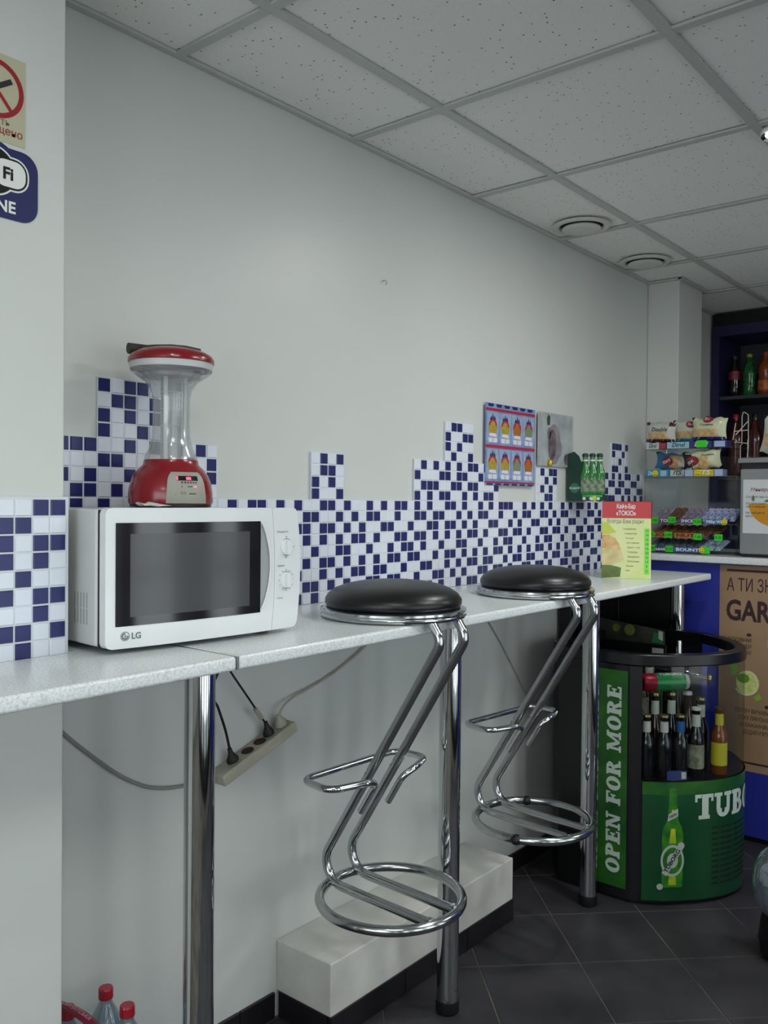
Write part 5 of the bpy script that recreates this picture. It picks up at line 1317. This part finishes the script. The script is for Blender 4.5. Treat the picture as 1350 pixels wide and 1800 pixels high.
# pastry bags
def bag(cx, z0, w_, h_, body, foot, label, pict=True, x=RX + .03, logo=None, word=None, tilt=0.0, wcol=None, thick=.028, parts=()):
    """pillow bag with crimped ends, standing; front faces -X"""
    t = thing('pastry_bag', label, 'snack bag', (x, -cx, z0), group='packaged pastries on the rack')
    n = 10; ct, s_ = math.cos(tilt), math.sin(tilt)
    def P_(u, v, side):
        k = (max(0, 1 - abs(u) ** 3.0) * max(0, 1 - abs(v) ** 2.6)) ** .55
        aa = u * w_ / 2 * (1 - .10 * (1 - abs(v) ** 2)); zz = v * h_ / 2 + .004 * math.sin(9 * u + 3 * v) * (abs(v) > .75)
        a2, z2 = aa * ct - zz * s_, aa * s_ + zz * ct
        return (x + side * thick * k * (1 + .08 * math.sin(7 * u + 5 * v)), -(cx + a2), z0 + h_ / 2 + z2)
    us = [-1 + 2 * i / n for i in range(n + 1)]
    b = MB(); b.grid(lambda u, v: P_(u, v, -1), us, us); b.grid(lambda u, v: P_(u, v, 1), us, us)
    b.build('wrapper', body, t, world=True, smooth=60)
    def fb(off):
        def f(a, zz):
            u, v = a / (w_ / 2), (zz - h_ / 2) / (h_ / 2); p = P_(u, v, -1); return (p[0] - off, p[1], p[2])
        return f
    def gridpatch(u0, u1, v0, v1, off, name, m):
        m_ = 8; MB().grid(lambda u, v: tuple(Vector(P_(u, v, -1)) - Vector((off, 0, 0))), [u0 + (u1 - u0) * i / m_ for i in range(m_ + 1)], [v0 + (v1 - v0) * i / 6 for i in range(7)]).build(name, m, t, world=True, smooth=60)
    if foot: gridpatch(-.97, .97, -.99, -.66, .0008, 'bottom_band', foot)
    if pict: gridpatch(-.80, .62, -.64, .02, .0009, 'pastry_picture', M_croi)
    for (u0, u1, v0, v1, m, nm) in parts: gridpatch(u0, u1, v0, v1, .0013, nm, m)
    if logo:
        b = MB(); lu, lv, lr = logo; ff = fb(.0022)
        m_ = 20; pts = [(lu * w_ / 2 + lr * 1.25 * math.cos(2 * PI * k / m_), h_ / 2 + lv * h_ / 2 + lr * .85 * math.sin(2 * PI * k / m_)) for k in range(m_)]
        for k in range(m_): b.mesh([ff(lu * w_ / 2, h_ / 2 + lv * h_ / 2), ff(*pts[k]), ff(*pts[(k + 1) % m_])], [(0, 1, 2)])
        b.build('oval_logo', mat('logo_wine', '8a1f2c', .4), t, world=True)
        b = MB(); ff = fb(.0034); put_text(b, '7DAYS', lr * .75, ff, lu * w_ / 2, h_ / 2 + lv * h_ / 2 - lr * .25, bold=.02, rot=.5 if lr > .02 else .0, width=lr * 1.7); b.build('lettering', M_white, t, world=True)
    if word:
        b = MB(); put_text(b, word[0], word[3], fb(.0026), word[1] * w_ / 2, h_ / 2 + word[2] * h_ / 2, bold=.01, shear=.2); b.build('lettering', wcol or M_dark, t, world=True)
    return t
M_croi = mat('croissant_print', 'b98d52', .45, noise=(45, .4, 4), col2='dcc294')
M_bagw = mat('bag_white', 'c3c5bd', .3, coat=.3); M_bagc = mat('bag_cream', 'cfd4ae', .3, coat=.3, noise=(12, .12, 3)); M_bagp = mat('bag_pale', 'c6cfc0', .3, coat=.3); M_choc = mat('bag_brown', '4a1f1e', .4); M_teal = mat('bag_teal', '2a86a8', .35); M_bagn = mat('bag_navy', '2a2f70', .35); M_bagk = mat('bag_black', '141a18', .35); M_bagb = mat('bag_blue', '2f7fae', .35)
zt = z4 + .0275
bag(.148, zt + .001, .138, .088, M_bagw, M_choc, 'white pastry bag lettered Double at the left of the rack top', word=('Double', .0, .10, .026), parts=((.62, .98, .60, .98, M_choc, 'brown_corner'), (-.98, -.70, .74, .98, M_choc, 'brown_corner')), tilt=-.04)
bag(.250, zt + .001, .150, .096, M_bagp, M_teal, 'pale pastry bag with teal base in the middle of the rack top', x=RX + .090, logo=(.22, .66, .019), tilt=-.03)
bag(.358, zt + .0015, .152, .098, M_bagc, M_bagn, 'cream pastry bag with navy base at the right of the rack top', logo=(-.02, .84, .017), word=('Сгущенка', -.1, .30, .013), tilt=-.03)
zt = z3 + .0285
bag(.186, zt + .001, .178, .074, M_bagb, None, 'blue pastry bag with red oval logo on the lower rack shelf, left', pict=False, logo=(-.28, .0, .0235), parts=((-.15, .5, -.9, .75, M_croi, 'pastry_picture'), (.35, .95, -.5, .55, M_bagp, 'cream_picture')), tilt=-.10, x=RX + .090)
bag(.330, zt + .001, .168, .080, M_bagc, None, 'black and cream pastry bag with red oval logo on the lower shelf, right', pict=False, logo=(-.42, -.06, .0250), parts=((-.98, -.45, -.95, .95, M_bagk, 'black_end'), (-.15, .45, -.95, .3, M_croi, 'pastry_picture')), word=('Сгущенка', .42, .35, .012), tilt=.10, x=RX + .025)

# price tags
def price(a, z, x, w_, h_, label, text=None, rz=0.0):
    t = thing('price_tag', label, 'price tag', (x, -a, z), group='green price tags on the snack rack')
    MB().box(x - .0012, x - .0004, -(a + w_ / 2), -(a - w_ / 2), z, z + h_).build('card', M_green, t, world=True)
    if text:
        b = MB(); put_text(b, text, h_ * .62, fr_(x, .0016), a, z + h_ * .28, bold=.015); b.build('lettering', mat('tag_ink', '167010', .5), t, world=True)
price(.337, z4 + .001, RX - .001, .043, .030, 'green price tag on the top shelf navy gum box')
# chocolate bars in three stepped tiers
M_ch = [mat('wrapper_purple', '5a4a66', .35, coat=.3, noise=(80, .4, 2), col2='b9b2c2'), mat('wrapper_brown', '4a2b20', .35, coat=.3, noise=(80, .4, 2), col2='8a6a50'), mat('wrapper_blue', '3f5cc0', .3, coat=.4, noise=(75, .4, 2), col2='e9eefa'),
        mat('wrapper_gold', '8f6a33', .35, coat=.3, noise=(70, .3, 2), col2='5b3a20'), mat('wrapper_grey', '7f9096', .35, coat=.3, noise=(60, .4, 2), col2='3b4850'), mat('wrapper_sky', '5d86ac', .3, coat=.3, noise=(80, .4, 2), col2='d3e4ea')]
def bar_mesh(m):
    L, W2, T = .095, .0125, .008; b = MB(); n = 6; vs = []
    for i, s in enumerate((-1, -.86, -.82, 0, .82, .86, 1)):
        fl = .25 if abs(s) > .84 else 1
        for (w_, h_) in ((-1, 0), (-.75, 1), (.75, 1), (1, 0)): vs.append((s * L / 2, w_ * W2, (.0012 if fl < 1 and h_ else h_ * T * 1.3)))
    k = 4; fs = [(i * k + j, i * k + (j + 1) % k, (i + 1) * k + (j + 1) % k, (i + 1) * k + j) for i in range(6) for j in range(4)] + [(0, 1, 2, 3), (27, 26, 25, 24)]
    return b.mesh(vs, fs).data('chocolate_bar', m, smooth=40)
ORD = ['first', 'second', 'third', 'fourth', 'fifth', 'sixth', 'seventh', 'eighth', 'ninth', 'tenth', 'eleventh', 'twelfth']
barmesh = [bar_mesh(m) for m in M_ch]
def tier(k, z, dx, seq, words, nm, a0=.100, a1=.455, lay=1):
    N = len(seq)
    for i, s in enumerate(seq):
        a = a0 + (a1 - a0) * (i + .5) / N
        for L_ in range(lay):
            o = bpy.data.objects.new('chocolate_bar', barmesh[s]); COL.objects.link(o)
            o.location = (RX + dx + .075, -a - .004 * L_, z + (.0380 if nm == 'upper' else .0300) + .0125 * L_)
            o.rotation_euler = (math.radians(0), math.radians(-34 if nm == 'upper' else -24), math.radians(-14 + random.uniform(-4, 4)))
            tag(o, '%s chocolate bar, %s from the left%s in the %s tier of the rack' % (['purple', 'brown', 'blue', 'gold', 'grey', 'pale blue'][s], ORD[i], '' if lay == 1 else (' underneath' if L_ == 0 else ' on top'), nm), 'chocolate bar', 'chocolate bars, %s, %s tier' % (['purple', 'brown', 'blue', 'gold', 'grey', 'pale blue'][s], nm))
tier(2, 1.266, .058, [0, 0, 1, 1, 0, 0, 0, 2, 2, 2, 2, 2], None, 'upper', lay=1)
tier(1, 1.2035, .028, [3, 3, 3, 1, 1, 1, 1, 1, 1], None, 'middle', a1=.40, lay=1)
tier(0, 1.1440, .0, [4, 4, 4, 4, 4, 4, 4, 5, 5, 5], None, 'lower', a1=.42, lay=1)
def display(a0, a1, z0, z1, x, m, label, word=None, wc=None, ws=1.0):
    t = thing('display_box', label, 'box', (x + .004, -(a0 + a1) / 2, z0), group='chocolate display boxes on the rack')
    MB().box(x, x + .006, -a1, -a0, z0, z1).build('front_flap', m, t, world=True)
    MB().box(x + .006, x + .125, -a1, -a0, z0, z0 + .0015).build('tray', m, t, world=True)
    if word:
        b = MB(); put_text(b, word, (z1 - z0) * .85, fr_(x, .0006), (a0 + a1) / 2, z0 + (z1 - z0) * .25, bold=.03, width=(a1 - a0) * .85); b.build('lettering', wc, t, world=True)
M_dp = mat('box_purple', '4f3f78', .4); M_do = mat('box_orange', 'b3752f', .4); M_ds = mat('box_sky', '4f86b4', .4); M_dc = mat('box_mauve', '6a4a6a', .4)
x2, x1_, x0_ = RX + .050, RX + .020, RX - .006
display(.135, .205, 1.2665, 1.288, x2, M_dc, 'mauve chocolate box in the upper tier, left', 'TOFFI', M_white)
display(.225, .325, 1.2665, 1.288, x2, M_dp, 'purple chocolate box in the upper tier, middle', 'SNICKERS', M_white)
display(.335, .425, 1.2665, 1.286, x2, M_ds, 'sky blue chocolate box in the upper tier, right', 'Milky Way', M_white)
display(.110, .205, 1.2040, 1.226, x1_, M_do, 'orange chocolate box in the middle tier, left', 'LION', M_choc)
display(.215, .330, 1.2040, 1.226, x1_, M_do, 'orange chocolate box in the middle tier, right', 'NUTS', M_choc)
display(.098, .210, 1.1445, 1.165, x0_, mat('box_steel', '3c4f77', .4), 'steel blue chocolate box in the lower tier, left', 'Bounty', M_white)
display(.222, .360, 1.1445, 1.166, x0_, mat('box_bountyblue', '3a5fa0', .4), 'blue BOUNTY box in the lower tier, middle', 'BOUNTY', M_white)
for i, (a, z, x, lab) in enumerate(((.112, 1.264, x2, 'leftmost tag of the upper chocolate tier'), (.193, 1.268, x2, 'tag beside the mauve box, upper tier'), (.305, 1.262, x2, 'tag on the purple box, upper tier'),
                                    (.108, 1.203, x1_, 'leftmost tag of the middle tier'), (.190, 1.203, x1_, 'tag on the left orange box'), (.318, 1.198, x1_, 'tag on the right orange box'), (.405, 1.198, x1_, 'lone tag at the right of the middle tier'),
                                    (.125, 1.1445, x0_, 'leftmost tag of the lower tier'), (.205, 1.1430, x0_, 'tag left of the blue lower box'), (.362, 1.1420, x0_, 'tag under the smiley, lower tier'))):
    price(a, z, x - .0015, .034, .027, 'green price tag: ' + lab, ['5.90', '6.20', '9.50', '5.50', '6.80', '7.40', '4.20', '8.80', '6.10', ''][i] or None)
smiley(.418, 1.276, x2 - .001, .0130, 'yellow smiley sticker right of the sky blue chocolate box')
smiley(.345, 1.157, x0_ - .004, .0120, 'yellow smiley sticker on the blue lower chocolate box')

# ================================================================== HOT DRINK MACHINE WITH THE TEA ADVERTISEMENT
AX = 3.665
ap = thing('drinks_machine', 'grey metal drinks machine with a tea sheet at the right edge of the bar', 'machine', (AX + .12, -.68, BZ))
M_mgrey = mat('machine_grey', '8c8f90', .4, .3)
MB().box(AX, AX + .25, -.86, -.507, BZ + .012, 1.496).build('body', M_mgrey, ap, world=True, bevel=.006)
MB().prism([(AX - .012, -.868, 1.519), (AX - .006, -.868, 1.540), (AX + .25, -.868, 1.555), (AX + .25, -.868, 1.519)], (0, .368, 0)).build('lid', M_mgrey, ap, world=True, bevel=.004)
MB().box(AX + .004, AX + .24, -.856, -.512, 1.4962, 1.5188).build('dark_gap', M_pl_black, ap, world=True)
MB().box(AX + .01, AX + .24, -.850, -.515, BZ + .0005, BZ + .0118).build('foot_strip', M_rubber, ap, world=True)
ad_ = MB(); ad_.box(AX - .0015, AX - .0002, -.80, -.520, 1.235, 1.452); sh_ = ad_.build('advert_sheet', mat('sheet_white', 'cfd2d4', .45), ap, world=True)
b = MB(); fa_ = fr_(AX - .0015, .0004); n = 18
pts = [(.66 + .118 * math.cos(PI + PI * k / n), 1.355 + .095 * math.sin(PI + PI * k / n)) for k in range(n + 1)]
flat(b, fa_, pts); b.build('tea_picture', mat('tea_orange', 'c98d10', .4, noise=(6, .3, 2), col2='d9a92a'), sh_, world=True)
b = MB(); put_text(b, 'Минеральная', .020, fr_(AX - .0015, .0008), .548, 1.405, align='LEFT', bold=.01, shear=.25, width=.13); b.build('lettering', mat('ad_wine', '8c3448', .5), sh_, world=True)
b = MB()
for i, t_ in enumerate(('Согреет вас в холод', 'От простуды', 'чай с медом', 'Не забудьте', 'мяту')):
    put_text(b, t_, .0125, fr_(AX - .0015, .0009), .530, (1.378, 1.352, 1.339, 1.314, 1.301)[i], align='LEFT', shear=.2)
b.build('lettering', M_dark, sh_, world=True)
b = MB(); flat(b, fr_(AX - .0015, .0007), [(.553, 1.372), (.560, 1.392), (.566, 1.370), (.560, 1.362)]); flat(b, fr_(AX - .0015, .0007), [(.60, 1.365), (.625, 1.378), (.632, 1.366), (.612, 1.360)]); b.build('leaf_pictures', mat('ad_leaf', '5f7a4a', .5), sh_, world=True)
bag(.640, 1.557, .15, .150, M_bagw, None, 'white and gold pastry bag leaning on top of the drinks machine', pict=True, x=AX + .08, word=('Croissant', .15, .15, .022), tilt=-.12)
# white wire display frame between rack and machine
M_wire = mat('white_wire', 'd9cfc6', .4)
wr_ = thing('wire_display', 'thin white wire display frame between the rack and the drinks machine', 'wire rack', (3.76, -.49, 1.556))
def wire(pts, closed=False): MB().tube(pts, .0018, 6, closed=closed).build('wire', M_wire, wr_, world=True, smooth=60)
wx = 3.78
wire(fillet([(wx, -.475, 1.600), (wx, -.475, 1.720), (wx, -.480, 1.740), (wx, -.500, 1.725), (wx, -.502, 1.605), (wx, -.475, 1.610)], .004, 3))
wire([(wx, -.470, 1.5455), (wx, -.470, 1.600)]); wire([(wx, -.500, 1.5560), (wx, -.502, 1.605)])
wire([(wx - .04, -.462, 1.640), (wx, -.500, 1.700)]); wire([(wx - .04, -.452, 1.620), (wx - .04, -.462, 1.690)]); wire([(wx - .04, -.455, 1.655), (wx, -.502, 1.662)]); wire([(wx - .05, -.462, 1.610), (wx, -.475, 1.610)])
MB().tube([(wx, -.470, 1.5455), (wx + .03, -.470, 1.5455), (wx + .03, -.49, 1.5455)], .0018, 6).build('wire', M_wire, wr_, world=True)

# ================================================================== BACK SHELVES WITH BOTTLES
SX = 4.74
bs_ = thing('back_shelf', 'tall dark blue open shelf unit with bottles behind the bar', 'shelf unit', (SX + .15, -.9, 0))
M_shb = mat('shelf_blue', '1a1c48', .45); M_shd = mat('shelf_dark', '34353c', .5)
MB().box(SX, 5.10, -.050, -.012, 0.001, 2.30).build('side_board', M_shb, bs_, world=True)
MB().box(SX, 5.10, -1.84, -1.80, 0.001, 2.30).build('side_board', M_shb, bs_, world=True)
MB().box(SX, 5.10, -1.799, -.051, 2.245, 2.30).build('top_board', M_shb, bs_, world=True)
MB().box(5.085, 5.10, -1.799, -.051, 0.001, 2.244).build('back_board', M_shd, bs_, world=True)
for z in (.30, .70, 1.10, 1.50, 1.925): MB().box(SX + .01, 5.084, -1.799, -.051, z - .018, z).build('shelf_board', M_shb if z < 1.2 else M_shd, bs_, world=True)
MB().box(SX + .005, 5.10, -1.90, -.012, 2.302, CZ - .002).build('dark_fascia', M_pl_black, bs_, world=True)
MB().box(5.080, 5.084, -.95, -.235, 1.93, 2.17).build('pale_backing', mat('backing_grey', '77777a', .5), bs_, world=True)
MB().box(5.080, 5.084, -.95, -.215, 1.51, 1.90).build('pale_backing', mat('backing_grey', '77777a', .5), bs_, world=True)
def soda(x, y, z, body, label, capm, lab, s=1.0, r=.036, fat=False, grp='soft drink bottles on the back shelf'):
    t = thing('drink_bottle', lab, 'bottle', (x, y, z), group=grp)
    if fat: prof = [(r * .9, 0), (r, .006), (r * .98, .08 * s), (r * .86, .10 * s), (r, .125 * s), (r * .95, .155 * s), (r * .42, .180 * s), (.014, .192 * s), (.0135, .206 * s)]
    else: prof = [(r * .85, 0), (r, .006), (r * 1.0, .06 * s), (r * .92, .085 * s), (r, .11 * s), (r * .98, .14 * s), (r * .62, .172 * s), (.0140, .196 * s), (.0135, .206 * s)]
    MB().lathe(prof, (0, 0, 0), 24).build('body', body, t, smooth=60)
    if label: MB().lathe([(r * 1.01, label[1] * s), (r * 1.01, label[2] * s)], (0, 0, 0), 24, cap=False).build('label', label[0], t, smooth=60)
    MB().lathe([(.0150, .2065 * s), (.0155, .209 * s), (.0150, .222 * s), (.012, .224 * s)], (0, 0, 0), 18).build('cap', capm, t, smooth=50)
M_cola = mat('cola', '1c0b0c', .15, coat=.6); M_cola2 = mat('cola_red', '4a1512', .2, coat=.5); M_sprite = mat('lemon_green', '1d7a34', .2, coat=.5, noise=(40, .5, 3), col2='0d3a1c'); M_orng = mat('orange_drink', '8f3f14', .2, coat=.5)
M_lred2 = mat('label_red', 'a32a48', .4, noise=(50, .3, 3), col2='6e1024'); M_lor = mat('label_orange', 'b9401f', .4, noise=(60, .4, 3), col2='d98a4a'); M_capr = mat('cap_scarlet', 'b0202a', .4); M_capk = mat('cap_dark', '23202a', .4); M_capl = mat('cap_lime', '8aa32a', .4)
z_ = 1.9255
soda(4.85, -.095 , z_, M_cola, (M_lred2, .095, .140), M_capk, 'cola bottle with red label, leftmost on the upper back shelf', r=.031, s=1.0)
soda(4.85, -.172, z_, M_sprite, None, M_capl, 'green soda bottle with lime cap on the upper back shelf', r=.033, s=1.02)
soda(4.86, -.252, z_, M_orng, (M_lor, .030, .078), M_capr, 'orange soda bottle with red cap on the upper back shelf', r=.038, s=1.04, fat=True)
soda(4.94, -.215, z_, M_cola2, None, M_capr, 'brown soda bottle behind the green one on the upper back shelf', r=.030, s=.80)
soda(4.85, -.340, z_, M_sprite, (mat('label_pale', 'b9c3bd', .4), .05, .11), M_capl, 'green soda bottle at the far right of the upper back shelf', r=.033)
z_ = 1.5005
lw = 'big soft drink bottles on the lower back shelf'
for i, (y, bm, cm, lb, lab) in enumerate(((-.105, M_cola2, M_capr, None, 'dark red bottle, leftmost on the lower back shelf'), (-.205, M_cola2, M_capk, None, 'cola bottle with black cap on the lower back shelf'), (-.300, M_cola, M_capr, (mat('label_dkgreen', '1f7a44', .4), .12, .17), 'cola bottle with green label and red cap on the lower back shelf'), (-.395, M_orng, M_capk, None, 'orange bottle at the right of the lower back shelf'))):
    soda(4.85, y, z_, bm, lb, cm, lab, s=1.5, r=.045, grp=lw)

# ================================================================== CLEAR DOME ON A BLACK BASE (right edge)
dm = thing('clear_dome', 'clear glassy dome on a black base at the bottom right edge', 'dome', (2.784, -.953, 0))
DC = (2.784, -.953, 0)
MB().lathe([(.060, .0005), (.085, .003), (.092, .05), (.086, .10), (.080, .128)], DC, 40).build('base', M_pl_black, dm, world=True, smooth=50)
MB().lathe([(.082, .1285), (.1000, .150), (.112, .190), (.1135, .225), (.106, .270), (.088, .300), (.060, .322), (.03, .332), (.001, .335)], DC, 48, cap=False).build('dome', clear('dome_clear', 'cdd6db', .30, .06, haze=.22, hazecol='9fb0ba'), dm, world=True, smooth=70)
MB().lathe([(.0, .1290), (.070, .1295), (.085, .18), (.088, .225), (.080, .255), (.0, .262)], DC, 36, cap=False).build('bluish_filling', mat('pale_blue_fill', '8ea2b4', .5, noise=(30, .4, 3), col2='c6d2dc'), dm, world=True, smooth=60)
